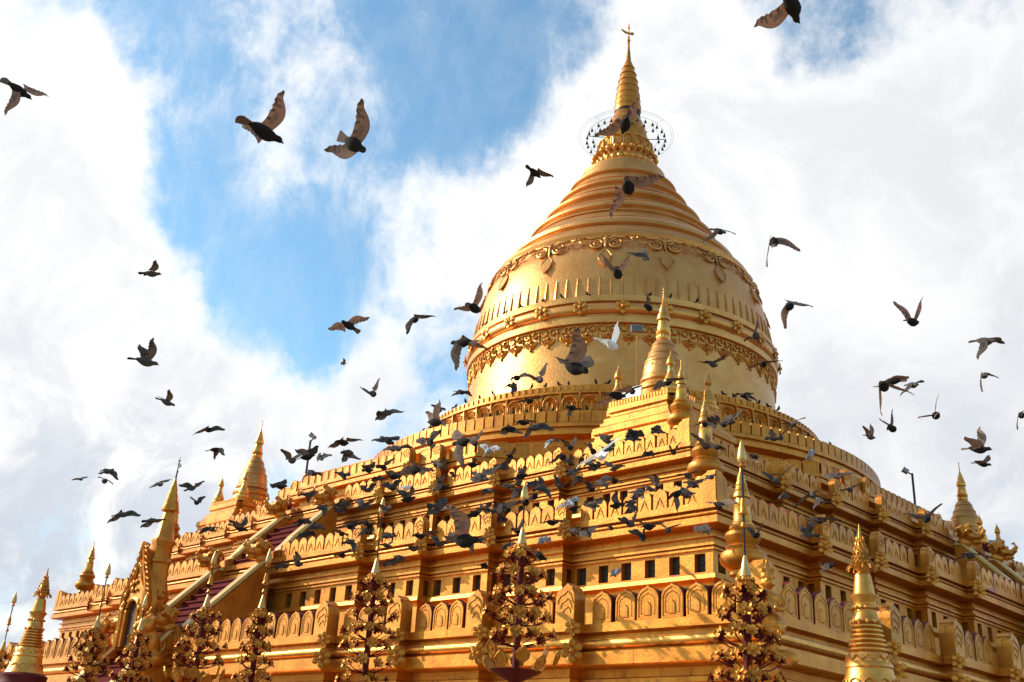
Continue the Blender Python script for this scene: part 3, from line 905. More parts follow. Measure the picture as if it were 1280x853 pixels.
# ------------------------------------------------------------------ gateways over the stairs
def gateway(k, label):
    t = thing('gateway', label, 'gateway', (0, 0, 0), 0)
    m = RZ(k * PI / 2)
    V = S1 + 1.55
    mt = m; m = m @ T(.28, .28, 0)
    # portal wall with a pointed opening, flame-edged gable above
    b = MB()
    w, o, h = .68, .31, 1.36
    arch = [(-o, 0), (-o, h * .72)] + [(-o * math.cos(a), h * .72 + .36 * math.sin(a) ** .8) for a in [PI * q / 12 for q in range(1, 12)]] + [(o, h * .72), (o, 0)]
    outer = [(w, 0), (w, h * .8), (w * 1.04, h * .95), (w * .86, h * 1.15), (w * .60, h * 1.42), (w * .34, h * 1.62), (.10, h * 1.9), (0, h * 2.08), (-.10, h * 1.9), (-w * .34, h * 1.62), (-w * .60, h * 1.42), (-w * .86, h * 1.15), (-w * 1.04, h * .95), (-w, h * .8), (-w, 0)]
    # left and right halves as strips between the opening and the outline
    ins = [arch[round(i * (len(arch) - 1) / (len(outer) - 1))] for i in range(len(outer))][::-1]
    n = len(outer)
    y0, y1 = -V - .75, -V - .42
    vs = [(x, y0, Z1 + z) for x, z in outer] + [(x, y0, Z1 + z) for x, z in ins] + [(x, y1, Z1 + z) for x, z in outer] + [(x, y1, Z1 + z) for x, z in ins]
    fs = []
    for i in range(n - 1):
        fs += [(i, i + 1, n + i + 1, n + i), (2 * n + i + 1, 2 * n + i, 3 * n + i, 3 * n + i + 1), (i + 1, i, 2 * n + i, 2 * n + i + 1), (n + i, n + i + 1, 3 * n + i + 1, 3 * n + i)]
    b.add(vs, fs, 0, m)
    for kk in (1.0, .86):
        pts = [(x * kk + 0, y0 - .03, Z1 + .1 + (z - .1) * (kk if z > 1.6 else 1)) for x, z in outer]
        b.tube(pts, .05, 6, 0, m)
    b.tube([(x * 1.1, y0 - .02, Z1 + z) for x, z in arch], .06, 6, 0, m)
    build(b, 'portal_wall', [BELLORN], t, smooth=40)
    # curling flames along the gable and inside it
    b = MB(); r = random.Random(9 + k)
    for i in range(1, n - 1):
        for e in (0, .5):
            x = outer[i][0] * (1 - e) + outer[i + 1][0] * e if i < n - 2 or e == 0 else outer[i][0]
            z = outer[i][1] * (1 - e) + outer[i + 1][1] * e if i < n - 2 or e == 0 else outer[i][1]
            sg = 1 if x > 0 else -1
            if z < .5: continue
            b.tube([(x, y0 + .1, Z1 + z - .1), (x + sg * .09, y0 + .05, Z1 + z + .03), (x + sg * .10, y0 - .02, Z1 + z + .13), (x + sg * .04, y0 - .05, Z1 + z + .18)], [.06, .065, .05, .015], 6, 0, m)
    for i in range(60):
        x = r.uniform(-.62, .62); z = r.uniform(.2, 2.5)
        if abs(x) < .38 and z < 1.45 or abs(x) > (.66 if z < 1.2 else .66 * (2.8 - z) / 1.6): continue
        b.ball((x, y0 - .04, Z1 + z), r.uniform(.05, .09), 6, 0, m, sq=(1, .7, 1.2))
    build(b, 'flame_carving', [BELLORN], t, smooth=60)['kind'] = 'stuff'
    m = mt
    # the tower behind: bracketed body, octagonal collar, tapering roof
    b = MB(); q = PI / 8
    cx, cy = .42, -V + .02
    b.lathe([(0.330, Z1 - .02), (0.330, Z1 + .35), (0.264, Z1 + .45), (0.264, Z1 + .80), (0.304, Z1 + 1.0), (0.383, Z1 + 1.22), (0.409, Z1 + 1.45), (0.356, Z1 + 1.72), (0.304, Z1 + 1.95), (0.290, Z1 + 2.02), (0.290, Z1 + 2.40), (0.330, Z1 + 2.46), (0.330, Z1 + 2.52), (0.284, Z1 + 2.58), (0.284, Z1 + 2.95), (0.343, Z1 + 3.05), (0.343, Z1 + 3.12), (0.277, Z1 + 3.2), (0.198, Z1 + 3.75), (0.145, Z1 + 4.05), (0.119, Z1 + 4.1)], 8, 0, m @ T(cx, cy, 0), a0=q)
    for a in range(4):
        mm = m @ T(cx, cy, 0) @ RZ(a * PI / 2)
        b.ball((.34, 0, Z1 + 1.45), .13, 8, 0, mm, sq=(1, 1.5, .8)); b.ball((.38, .12, Z1 + 1.60), .055, 6, 0, mm); b.ball((.38, -.12, Z1 + 1.60), .055, 6, 0, mm)
    build(b, 'tower', [GOLD], t, smooth=30)
    b = MB()
    b.lathe([(0.240, Z1 + 4.02), (0.252, Z1 + 4.10), (0.204, Z1 + 4.22), (0.210, Z1 + 4.28), (0.162, Z1 + 4.42), (0.168, Z1 + 4.48), (0.114, Z1 + 4.64), (0.120, Z1 + 4.69), (0.066, Z1 + 4.88), (0.030, Z1 + 5.05)], 20, 0, m @ T(cx, cy, 0))
    f = build(b, 'umbrella', [BELLORN], t, smooth=30)
    b = MB(); b.tube([(0, 0, Z1 + 5.0), (.02, 0, Z1 + 5.35), (.05, 0, Z1 + 5.72)], [.03, .018, .008], 6, 0, m @ T(cx, cy, 0))
    b.prism([(.0, Z1 + 5.36), (.22, Z1 + 5.40), (.10, Z1 + 5.50), (.0, Z1 + 5.46)][::-1], -.012, .012, 0, m @ T(cx, cy, 0))
    for z in (5.25, 5.5, 5.6): b.ball((.025, 0, Z1 + z), .035, 6, 0, m @ T(cx, cy, 0))
    build(b, 'vane_rod', [IRON], f)
    b = MB(); b.box(-.33, .33, y1 + .02, y1 + .05, Z1 + .0, Z1 + 1.4, 0, m)  # thin dark panel behind the opening stands in for the passage's shade
    build(b, 'passage_shade_panel', [DOOR_SHADE], t)
    return t
gateway(0, 'ornate golden flame-gabled gateway at the foot of the maroon stairs, left side of the pagoda')
gateway(1, 'golden gateway of the far right face, only its curling gable in view')

# guardian lions flanking the lower stair
lion = blob('guardian_lion', [('b', (0, 0, .55), .34, (.8, .9, 1.3)), ('b', (0, -.18, 1.05), .27, (.9, 1.0, 1.0)), ('b', (0, -.42, .98), .15, (.9, 1.1, .8)),
     ('t', [(.17, -.22, .75), (.19, -.34, .35), (.19, -.38, 0)], [.13, .10, .11]), ('t', [(-.17, -.22, .75), (-.19, -.34, .35), (-.19, -.38, 0)], [.13, .10, .11]),
     ('b', (.22, .15, .18), .24, (.7, 1.2, .9)), ('b', (-.22, .15, .18), .24, (.7, 1.2, .9)), ('t', [(0, -.1, 1.2), (0, -.08, 1.33), (0, -.16, 1.38)], [.16, .12, .06]),
     ('b', (.19, -.08, 1.24), .09), ('b', (-.19, -.08, 1.24), .09), ('t', [(0, .3, .3), (0, .5, .6), (0, .38, .95)], [.09, .08, .04])], [BELLORN], vox=.04)
for x, lb in ((1.42, 'right'), (-1.42, 'left')):
    o = link('guardian_lion', lion, None, (x, -(S1 + 1.9), Z1 - .55))
    tag(o, 'golden guardian lion on the %s newel of the lowest stair by the gateway' % lb, 'lion statue', 'guardian lions of the lower stair')

# ------------------------------------------------------------------ stupas on the corners
def add_stupa(mb, prof, n=32, mx=None, mat=0): mb.lathe(prof, n, mat, mx)
def corner_stupa(x, y, place):
    t = thing('corner_stupa', 'large golden bell stupa on a stepped pedestal, %s corner of the top terrace' % place, 'stupa', (x, y, 0), 0, 'corner stupas of the top terrace')
    # stepped square pedestal with redented corners
    b = MB()
    def sq(o): return [Vector(p) for p in ((-o, -o + .22, 0), (-o + .22, -o + .22, 0), (-o + .22, -o, 0), (o - .22, -o, 0), (o - .22, -o + .22, 0), (o, -o + .22, 0), (o, o - .22, 0), (o - .22, o - .22, 0), (o - .22, o, 0), (-o + .22, o, 0), (-o + .22, o - .22, 0), (-o, o - .22, 0))]
    prof = [(0.3, 12.66), (1.30, 12.64), (1.34, 12.60), (1.34, 12.44), (1.28, 12.42), (1.28, 12.30), (1.36, 12.28), (1.42, 12.22), (1.42, 12.10), (1.50, 12.06), (1.50, 11.98), (1.58, 11.95), (1.66, 11.88), (1.66, 11.70), (1.60, 11.66), (1.60, 11.5), (1.70, 11.45), (1.70, 11.0), (1.85, 10.9), (1.85, 10.26)]
    sweep(b, lambda S, o: sq(o), 0, prof, lambda j: 0)
    for s in range(4):
        for i in range(20):
            u = -1.12 + 2.24 * (i + .5) / 20
            b.box(u - .035, u + .035, -1.30, -1.22, 12.63, 12.78, 0, RZ(s * PI / 2))
    build(b, 'pedestal', [GOLD], t)
    b = MB()
    b.lathe([(1.0, 12.64), (1.0, 12.80), (.92, 12.84), (.92, 12.98), (.86, 13.02), (.80, 13.2), (.84, 13.26), (.84, 13.36), (.76, 13.40)], 12, 0, None, a0=PI / 12)
    pd = build(b, 'plinth_drum', [GOLD], t, smooth=30)
    b = MB()
    b.lathe([(.80, 13.38), (.78, 13.44), (.70, 13.47), (.66, 13.52), (.71, 13.58), (.71, 13.68), (.65, 13.74), (.655, 13.80), (.635, 13.98), (.585, 14.18), (.60, 14.21), (.59, 14.26), (.545, 14.30), (.485, 14.48), (.50, 14.50), (.485, 14.55), (.43, 14.62), (.37, 14.78), (.385, 14.80), (.37, 14.84), (.315, 14.93), (.25, 15.02)], 48)
    for i in range(12): b.ball((.61, 0, 14.02), .06, 6, 0, RZ(2 * PI * i / 12), sq=(.5, 1, 1.6))
    bl = build(b, 'bell', [LEAF], t, smooth=30)
    b = MB()
    b.lathe([(.25, 15.01), (.20, 15.04), (.23, 15.10), (.22, 15.18), (.19, 15.2), (.235, 15.27), (.245, 15.33), (.20, 15.37), (.21, 15.44), (.175, 15.60), (.165, 15.74), (.13, 15.80)], 24)
    for i in range(14): b.ball((.21, 0, 15.14), .04, 5, 0, RZ(2 * PI * i / 14), sq=(.6, .8, 1.8))
    build(b, 'lotus_neck', [BRIGHT], t, smooth=35)
    b = MB()
    b.lathe([(.14, 15.80), (.205, 15.75), (.215, 15.82), (.17, 15.98), (.14, 16.04), (.145, 16.08), (.09, 16.26), (.05, 16.36), (.02, 16.50), (.012, 16.92)], 24)
    for z in (16.52, 16.62, 16.72, 16.82): b.ball((0, 0, z), .03, 6)
    build(b, 'umbrella', [BRIGHT], t, smooth=35)
    return t
places = [(11.5, -11.5, 'near'), (-11.5, -11.5, 'far left'), (11.5, 11.5, 'far right')]
for x, y, pl_ in places: corner_stupa(x, y, pl_)
small = MB()
small.lathe([(.30, 0), (.31, .06), (.27, .10), (.30, .17), (.29, .25), (.22, .30), (.24, .36), (.21, .48), (.15, .62), (.10, .76), (.085, .86), (.095, .88), (.08, .94), (.125, 1.0), (.13, 1.05), (.10, 1.16), (.05, 1.28), (.02, 1.34), (.006, 1.44)], 20)
sme = small.mesh('small_stupa', [BRIGHT], smooth=35)
nm = {(-1, -1): 'front left', (1, -1): 'front right', (1, 1): 'back right', (-1, 1): 'back left'}
for x, y, pl_ in places:
    for (a, c), w_ in nm.items():
        if pl_ != 'near' and (a, c) == ((-1, 1)): pass
        if pl_ == 'near' and (a, c) == (-1, 1): continue
        o = link('small_stupa', sme, None, (x + a * 1.0, y + c * 1.0, 12.66))
        vw = {'near': {(-1, -1): 'left', (1, -1): 'front', (1, 1): 'right'}, 'far left': {(-1, -1): 'leftmost', (1, -1): 'front', (1, 1): 'rightmost', (-1, 1): 'rear'}, 'far right': {(-1, -1): 'hindmost left', (1, -1): 'front', (1, 1): 'rightmost', (-1, 1): 'rear'}}[pl_][(a, c)]
        tag(o, 'small golden stupa, %s one on the pedestal of the %s corner stupa' % (vw, pl_), 'stupa', 'small stupas on the corner pedestals')

# urn finials standing on the terrace corners
uf = MB()
uf.lathe([(.28, 0), (.26, .08), (.34, .14), (.44, .22), (.47, .32), (.44, .42), (.36, .47), (.33, .50), (.345, .54), (.30, .58), (.27, .60), (.33, .68), (.355, .76), (.33, .83), (.25, .87), (.27, .92), (.235, .98)], 32)
ub = MB(); ub.lathe([(.21, .97), (.215, 1.02), (.18, 1.05), (.175, 1.20), (.155, 1.36), (.165, 1.38), (.135, 1.44), (.125, 1.55), (.09, 1.58)], 24)
uc = MB(); uc.lathe([(.09, 1.57), (.165, 1.55), (.17, 1.60), (.13, 1.68), (.14, 1.70), (.108, 1.79), (.116, 1.81), (.084, 1.91), (.09, 1.93), (.052, 2.04), (.028, 2.12), (.013, 2.2), (.006, 2.42)], 20)
for z in (2.2, 2.28): uc.ball((0, 0, z), .03, 6)
urn = thing('urn_finial', 'x', 'finial', (0, 0, 0), 0, 'urn finials on the terrace corners')
build(uf, 'urn', [GOLD], urn, smooth=35); build(ub, 'spire', [BRIGHT], urn, smooth=35); build(uc, 'umbrella', [BRIGHT], urn, smooth=35)
uspots = [(18.72, -18.72, 5.70, 1.0, 'bulbous golden urn finial on the lowest near corner, behind the seated deity'), (16.15, -16.15, 8.60, .95, 'golden urn finial over the near corner of the middle terrace'),
          (13.78, -13.78, 11.0, .86, 'golden urn finial over the near corner of the top square terrace'), (-16.15, -16.15, 8.55, .95, 'golden urn finial on the far left corner of the middle terrace, against the sky'),
          (-13.78, -13.78, 10.95, .86, 'golden urn finial peeping out behind the gateway spire at far left'), (13.78, 13.78, 10.95, .86, 'golden urn finial on the far right corner of the top square terrace')]
for i, (x, y, z, s, lb) in enumerate(uspots):
    o = urn if i == 0 else copy_tree(urn)
    o.location = (x, y, z); o.scale = (s, s, s); o['label'] = lb
# corner blocks that carry the urns
cbm = MB()
for lvl, S, Z, s, ter in ((1, S1, Z1, 1.0, t1), (2, S2, Z2, .78, t2), (3, S3, Z3, .70, t3)):
    for sx, sy in ((1, -1), (-1, -1), (1, 1)):
        b = MB()
        w_ = .62 * s; h = .92 * s
        m = T(sx * S, sy * S, Z) @ RZ({(1, -1): 0, (-1, -1): -PI / 2, (1, 1): PI / 2}[(sx, sy)])
        oc = arch_outline(2 * w_, h, 6, .72, .0)
        half = [(x, z) for x, z in oc if x <= .001]
        # two arched cheeks meeting on the corner edge
        poly = [(-.0, h * .98), (-.0, 0), (-w_, 0), (-w_, h * .70), (-w_ * .82, h * .86), (-w_ * .5, h * .95)]
        b.prism(poly[::-1], .02, .24, 0, m)
        b.prism([(-x, z) for x, z in poly], .02, .24, 0, m @ RZ(PI / 2) @ Matrix.Identity(4))
        b.box(-w_ * .92, -.22, .22, w_ * .92, 0, h * .86, 0, m)
        build(b, 'corner_merlon', [GOLD], ter)

# deity figure on the lowest near corner
dm = m_ = T(19.93, -19.93, 4.36) @ RZ(PI / 4)
fig = blob('deity_statue', [('b', (0, -.06, .20), .25, (1.15, .8, .75)), ('b', (0, -.08, .48), .18, (1.05, .8, 1.2)), ('b', (0, -.07, .63), .17, (1.25, .75, .7)),
    ('t', [(.20, -.06, .66), (.27, -.14, .48), (.17, -.26, .40), (.04, -.30, .44)], [.075, .06, .05, .045]), ('t', [(-.20, -.06, .66), (-.27, -.14, .48), (-.17, -.26, .40), (-.04, -.30, .44)], [.075, .06, .05, .045]),
    ('t', [(0, -.08, .70), (0, -.10, .80)], [.07, .065]), ('b', (0, -.12, .89), .115, (.9, .95, 1.1)), ('b', (0, -.23, .88), .025), ('b', (.045, -.215, .92), .022), ('b', (-.045, -.215, .92), .022), ('b', (0, -.22, .83), .03, (1.2, .6, .5)),
    ('b', (.11, -.10, .88), .04, (.6, .8, 1.6)), ('b', (-.11, -.10, .88), .04, (.6, .8, 1.6)),
    ('t', [(0, -.10, .97), (0, -.10, 1.04)], [.14, .13]), ('t', [(0, -.10, 1.04), (0, -.09, 1.14), (0, -.09, 1.32)], [.10, .07, .015]), ('b', (.10, -.12, 1.08), .05, (.7, .7, 1.4)), ('b', (-.10, -.12, 1.08), .05, (.7, .7, 1.4)),
    ('t', [(.24, -.05, .70), (.36, -.05, .86)], [.05, .02]), ('t', [(-.24, -.05, .70), (-.36, -.05, .86)], [.05, .02]),
    ('t', [(.22, -.14, .14), (.05, -.30, .12), (-.2, -.26, .1)], [.10, .09, .07]), ('t', [(-.22, -.14, .14), (-.05, -.28, .06), (.2, -.26, .04)], [.10, .09, .07])], [BELLORN], vox=.02)
o = link('deity_statue', fig, None, mx=dm)
tag(o, 'crowned golden deity figure seated against the near corner of the lowest terrace', 'statue')
pm = MB(); 
for i in range(4):
    pm.ball((0, -.05, .26), .20, 10, 0, Matrix.Rotation(i * PI / 2, 4, 'Y'), sq=(.75, .35, 1.25))
pm.ball((0, -.12, 0), .13, 10)
link('corner_medallion', pm.mesh('corner_medallion', [BELLORN], smooth=True), t1, mx=T(19.92, -19.92, 3.98) @ RZ(PI / 4))

# ------------------------------------------------------------------ votive stupas in the foreground
def votive(x, y, dz, label):
    t = thing('votive_stupa', label, 'stupa', (x, y, dz), 0, 'slender votive stupas round the pagoda')
    b = MB(); b.lathe([(1.1, -.9 if dz > .8 else 0), (1.1, .9), (.95, .95), (.95, 1.9), (1.05, 2.0), (1.05, 2.2), (.8, 2.3), (.78, 2.75), (.70, 2.85)], 8, 0, None, a0=PI / 8)
    build(b, 'plinth', [STONE], t)
    b = MB(); b.lathe([(.58, 2.85), (.60, 2.95), (.55, 3.02), (.60, 3.10), (.56, 3.2), (.58, 3.3), (.5, 3.36)], 32)
    build(b, 'base_ring', [MAROON], t, smooth=35)
    b = MB()
    b.lathe([(.50, 3.33), (.485, 3.36), (.45, 3.42), (.405, 3.54), (.365, 3.68), (.345, 3.76), (.365, 3.78), (.35, 3.83), (.325, 3.86), (.315, 3.94), (.295, 3.99)], 40)
    for i in range(11):
        m = RZ(2 * PI * i / 11)
        b.tube([(.475 * math.cos(a), .475 * math.sin(a), z) for a, z in ((-.28, 3.47), (-.15, 3.56), (0, 3.60), (.15, 3.56), (.28, 3.47))] if False else [( (.43 - .03 * q[1]) * math.cos(q[0]), (.43 - .03 * q[1]) * math.sin(q[0]), 3.48 + .12 * q[1]) for q in ((-.28, 0), (-.15, .75), (0, 1), (.15, .75), (.28, 0))], .014, 5, 0, m)
        b.tube([( (.345 - .02 * q[1]) * math.cos(q[0]), (.345 - .02 * q[1]) * math.sin(q[0]), 3.88 + .08 * q[1]) for q in ((-.28, 0), (-.1, .5), (0, 1), (.1, .5), (.28, 0))], .012, 5, 0, m)
    build(b, 'bell', [BRIGHT], t, smooth=30)
    b = MB(); pr = [(.30, 3.98)]
    for i in range(6):
        z = 4.02 + i * .072; r = .292 - i * .0155
        pr += [(r - .025, z), (r + .012, z + .018), (r + .012, z + .040), (r - .03, z + .060)]
    pr += [(.215, 4.46), (.225, 4.48), (.20, 4.52), (.185, 4.60), (.175, 4.66), (.205, 4.68), (.205, 4.71), (.17, 4.74), (.175, 4.80), (.215, 4.86), (.22, 4.89), (.17, 4.91), (.155, 5.02), (.125, 5.22), (.10, 5.25)]
    b.lathe(pr, 32)
    for i in range(18): b.ball((.20, 0, 4.69), .028, 6, 0, RZ(2 * PI * i / 18))
    for i in range(12): b.ball((.225, 0, 4.47), .025, 6, 0, RZ(2 * PI * i / 12), sq=(1, 1, 1.5))
    build(b, 'ringed_spire', [BRIGHT], t, smooth=30)
    b = MB()
    b.lathe([(.07, 5.22), (.09, 5.28), (.145, 5.36), (.15, 5.42), (.12, 5.44), (.125, 5.52), (.095, 5.54), (.10, 5.62), (.065, 5.64), (.07, 5.72), (.04, 5.76), (.022, 5.92), (.008, 6.05)], 16)
    r = random.Random(5)
    for z, rr, n in ((5.36, .165, 16), (5.44, .145, 15), (5.52, .12, 13), (5.60, .098, 11), (5.68, .075, 9), (5.76, .055, 7)):
        for i in range(n):
            a = 2 * PI * i / n
            b.tube([(rr * math.cos(a), rr * math.sin(a), z), (rr * 1.02 * math.cos(a), rr * 1.02 * math.sin(a), z + .04), (rr * .9 * math.cos(a), rr * .9 * math.sin(a), z + .08)], [.018, .013, .005], 5)
    for i in range(12):
        a = 2 * PI * i / 12
        b.tube([(.17 * math.cos(a), .17 * math.sin(a), 5.37), (.215 * math.cos(a), .215 * math.sin(a), 5.35), (.235 * math.cos(a), .235 * math.sin(a), 5.29)], [.018, .014, .018], 5)
    build(b, 'umbrella', [BELLORN], t, smooth=60)
    return t
votive(22.0, -20.45, -.10, 'slender golden votive stupa with ringed spire in front of the right face of the pagoda')
v2 = votive(1.4, -25.0, .32, 'slender golden votive stupa on a whitewashed plinth at the far left edge of the picture')

# ------------------------------------------------------------------ gilded flower trees
fl = MB()
for i in range(7):
    a = 2 * PI * i / 7
    m = RZ(a)
    fl.add([(.02, 0, 0), (.055, -.034, .012), (.105, -.036, .03), (.135, 0, .032), (.105, .036, .03), (.055, .034, .012), (.075, 0, -.004)], [(0, 1, 6), (1, 2, 6), (2, 3, 6), (3, 4, 6), (4, 5, 6), (5, 0, 6)], 0, m)
fl.ball((0, 0, .022), .034, 8, 0)
fl.lathe([(.010, -.12), (.03, -.06), (.06, -.02), (.02, -.005)], 7, 1)
for i in range(4):
    fl.add([(.02, -.015, -.03), (.07, -.03, -.035), (.105, 0, -.06), (.07, .03, -.035), (.02, .015, -.03)], [(0, 1, 2, 3, 4)], 1, RZ(2 * PI * (i + .5) / 4))
fme2 = fl.mesh('flower', [BELLORN, MAROON], smooth=35)
bud = MB(); bud.lathe([(.012, -.05), (.03, 0), (.045, .05), (.035, .10), (.008, .14)], 8, 0)
budm = bud.mesh('bud', [WHITEGOLD], smooth=True)
def flower_tree(x, y, tip, rod, kind, label, seed, w=1.0):
    t = thing('flower_tree', label, 'flower tree', (x, y, 0), 0, 'gilded flower trees in front of the pagoda')
    r = random.Random(seed)
    zc = tip - rod                       # where the flowers start
    b = MB()
    b.lathe([(.30, 0), (.30, .3), (.12, .35), (.075, .5), (.065, 2.0), (.055, zc - .1), (.06, zc)], 10, 0)
    build(b, 'pole', [MAROON], t, smooth=40)
    b = MB()
    b.lathe([(.085, zc), (.10, zc + .03), (.05, zc + .06), (.085, zc + .09), (.06, zc + .20), (.03, zc + .34), (.012, zc + .38)], 12, 0)
    for i in range(10): b.ball((.11, 0, zc + .04), .028, 5, 1, RZ(2 * PI * i / 10))
    if rod > 1.2:
        zm = zc + rod * .52
        b.lathe([(.03, zm - .12), (.07, zm - .10), (.045, zm - .05), (.05, zm), (.03, zm + .12)], 10, 1)
        b.lathe([(.02, zm - .3), (.05, zm - .28), (.03, zm - .22)], 10, 1)
    b.lathe([(.035, tip - .33), (.06, tip - .30), (.07, tip - .26), (.045, tip - .12), (.01, tip)], 12, 0)
    b.lathe([(.03, tip - .40), (.055, tip - .38), (.03, tip - .34)], 10, 1)
    b.tube([(0, 0, zc + .3), (0, 0, tip - .28)], .016, 6, 2)
    build(b, 'spear_finial', [WHITEGOLD, BELLORN, IRON], t, smooth=40)['kind'] = 'stuff'
    br = MB(); spots = []
    ntier = 9 if kind == 'wide' else 10
    z = zc - .12; j = 0
    top = zc
    tray = 3.38 if kind == 'wide' else None
    while z > (3.80 if tray else 2.0):
        f = min(1, (top - z) / 1.5 + .50)
        R = (.54 if kind == 'wide' else .44) * f * w
        n = max(6, int(4.5 + 6.0 * f))
        a0 = r.uniform(0, 2)
        for i in range(n):
            a = a0 + 2 * PI * i / n + r.uniform(-.12, .12)
            rr = R * r.uniform(.72, 1.12); dz = r.uniform(-.03, .06)
            ca, sa = math.cos(a), math.sin(a)
            p = Vector((ca * rr, sa * rr, z + dz))
            br.tube([(ca * .04, sa * .04, z - .16), (ca * rr * .6, sa * rr * .6, z - .13 + dz), (p.x * .94, p.y * .94, p.z - .05)], [.013, .010, .008], 4)
            out = Vector((ca, sa, r.uniform(.15, .6)))
            spots.append((p, out))
            if r.random() < .45:
                p2 = Vector((ca * rr * .55, sa * rr * .55, z + .07)); spots.append((p2, Vector((ca, sa, 1.1))))
        z -= .32 if kind == 'wide' else .29; j += 1
    build(br, 'branch', [MAROON], t)['kind'] = 'stuff'
    spots.sort(key=lambda q: -(q[0] .dot(Vector((CAM.x - x, CAM.y - y, 0)).normalized())) - .15 * q[0].z)
    for i, (p, out) in enumerate(spots):
        q = out.to_track_quat('Z', 'Y').to_matrix().to_4x4()
        s = r.uniform(.66, .92)
        me = fme2
        if i < 98: link('flower' if me is fme2 else 'bud', me, t, mx=Matrix.Translation(p) @ q @ RZ(r.uniform(0, 6)) @ Matrix.Scale(s, 4))
    if tray:
        b = MB()
        b.lathe([(.06, tray - .2), (.22, tray - .12), (.36, tray - .05), (.42, tray - .01), (.38, tray), (.2, tray - .04), (.05, tray - .02)], 24, 0)
        tr = build(b, 'lotus_tray', [MAROON], t, smooth=40)
        h = MB()
        hp = [(0, 0), (.13, .10), (.15, .22), (.08, .30), (0, .37), (-.08, .30), (-.15, .22), (-.13, .10)]
        h.prism([(px, pz) for px, pz in hp], -.012, .012)
        h.tube([(px * .8, -.02, .03 + pz * .85) for px, pz in hp], .012, 4, closed=True)
        h.ball((0, -.02, .18), .035, 6)
        hm = h.mesh('heart_petal', [BELLORN])
        for i in range(11):
            a = 2 * PI * i / 11
            link('heart_petal', hm, tr, mx=RZ(a) @ T(.44 + .16 * (i % 2), 0, tray - .03 + .09 * (i % 3)) @ RZ(PI / 2 + r.uniform(-.3, .3)) @ Matrix.Rotation(r.uniform(.1, .6), 4, 'X') @ Matrix.Scale(.8, 4))
    return t
flower_tree(22.05, -24, 6.41, 2.02, 'narrow', 'tallest-looking gilded flower tree, in front of the near corner of the pagoda', 1, 1.0)
flower_tree(17.8, -24, 6.45, 1.15, 'wide', 'broad gilded flower tree with a maroon lotus tray, right of the middle', 2)
flower_tree(14.0, -24, 6.72, 1.55, 'narrow', 'long-rodded gilded flower tree left of the broad one with the lotus tray', 3, 1.05)
flower_tree(10.3, -24, 6.12, 1.35, 'narrow', 'slimmest gilded flower tree, with a thin spear, right of the lower stairs', 4, .78)
flower_tree(8.05, -24, 6.30, 1.35, 'wide', 'dense gilded flower tree with heart petals, in front of the lower right stair balustrade', 5, 1.0)
flower_tree(5.15, -24, 5.55, .95, 'narrow', 'gilded flower tree directly in front of the foot of the golden gateway', 6, .95)
flower_tree(2.78, -24, 6.55, 1.75, 'narrow', 'gilded flower tree with a tall spear left of the golden gateway', 7, 1.15)
flower_tree(-3.0, -24, 6.24, 1.75, 'narrow', 'gilded flower tree at the left edge beside the whitewashed plinth', 8, 1.1)

# ------------------------------------------------------------------ floodlights and boards
def flood_pole(x, y, z, h, turn, label):
    t = thing('floodlight', label, 'floodlight', (x, y, z), 0)
    b = MB(); b.tube([(0, 0, 0), (0, 0, h)], .045, 8); b.tube([(0, 0, h - .05), (.16 * turn, 0, h + .06)], .03, 6)
    build(b, 'pole', [IRON], t)
    m = T(.22 * turn, -.05, h + .12) @ RZ(.6) @ Matrix.Rotation(.6, 4, 'Y') @ Matrix.Scale(.72, 4)
    b = MB(); b.box(-.14, .14, -.16, .16, -.10, .10, 0, m); b.box(-.17, -.14, -.19, .19, -.13, .13, 0, m)
    l = build(b, 'lamp_housing', [GREYM], t)
    b = MB(); b.box(-.176, -.170, -.15, .15, -.09, .09, 0, m); build(b, 'glass', [DARKGLASS], l)
flood_pole(-4.46, -13.45, Z4, 2.25, 1, 'floodlight on a thin dark pole above the left stairs, against the sky')
flood_pole(13.5, 1.6, Z4, 1.75, -1, 'floodlight on a short dark pole on the right parapet, against the sky')
t = thing('floodlight', 'grey box floodlight on a thin post beside the near corner stupa', 'floodlight', (9.74, -10.6, 12.66))
b = MB(); b.tube([(0, 0, 0), (0, 0, 3.5)], .018, 6); build(b, 'pole', [BELLORN], t)
b = MB(); b.box(-.20, .20, -.08, .12, -.11, .11, 0, T(0, 0, 3.6) @ RZ(.75)); hs = build(b, 'lamp_housing', [GREYM], t)
b = MB(); b.box(-.17, .17, -.092, -.085, -.09, .09, 0, T(0, 0, 3.6) @ RZ(.75)); build(b, 'glass', [DARKGLASS], hs)
b = MB(); b.box(-.34, .34, -.02, .02, 0, .36, 0, Matrix.Rotation(-.15, 4, 'X')); b.box(-.30, -.27, 0, .30, 0, .03, 0); b.box(.27, .30, 0, .30, 0, .03, 0)
o = build(b, 'notice_board', [SIGNW], None, loc=(11.2, -12.72, 12.82), rz=.1); tag(o, 'small white board leaning on the pedestal of the near corner stupa', 'sign')
b = MB(); b.box(-.5, .5, -.03, .03, 0, .75, 0, Matrix.Rotation(-.3, 4, 'X')); b.box(-.45, -.40, 0, .40, 0, .05, 0); b.box(.40, .45, 0, .40, 0, .05, 0)
o = build(b, 'solar_panel', [GREYM], None, loc=(12.9, 11.05, 12.3), rz=.9); tag(o, 'grey panel beside the small stupas at the far right corner', 'panel')

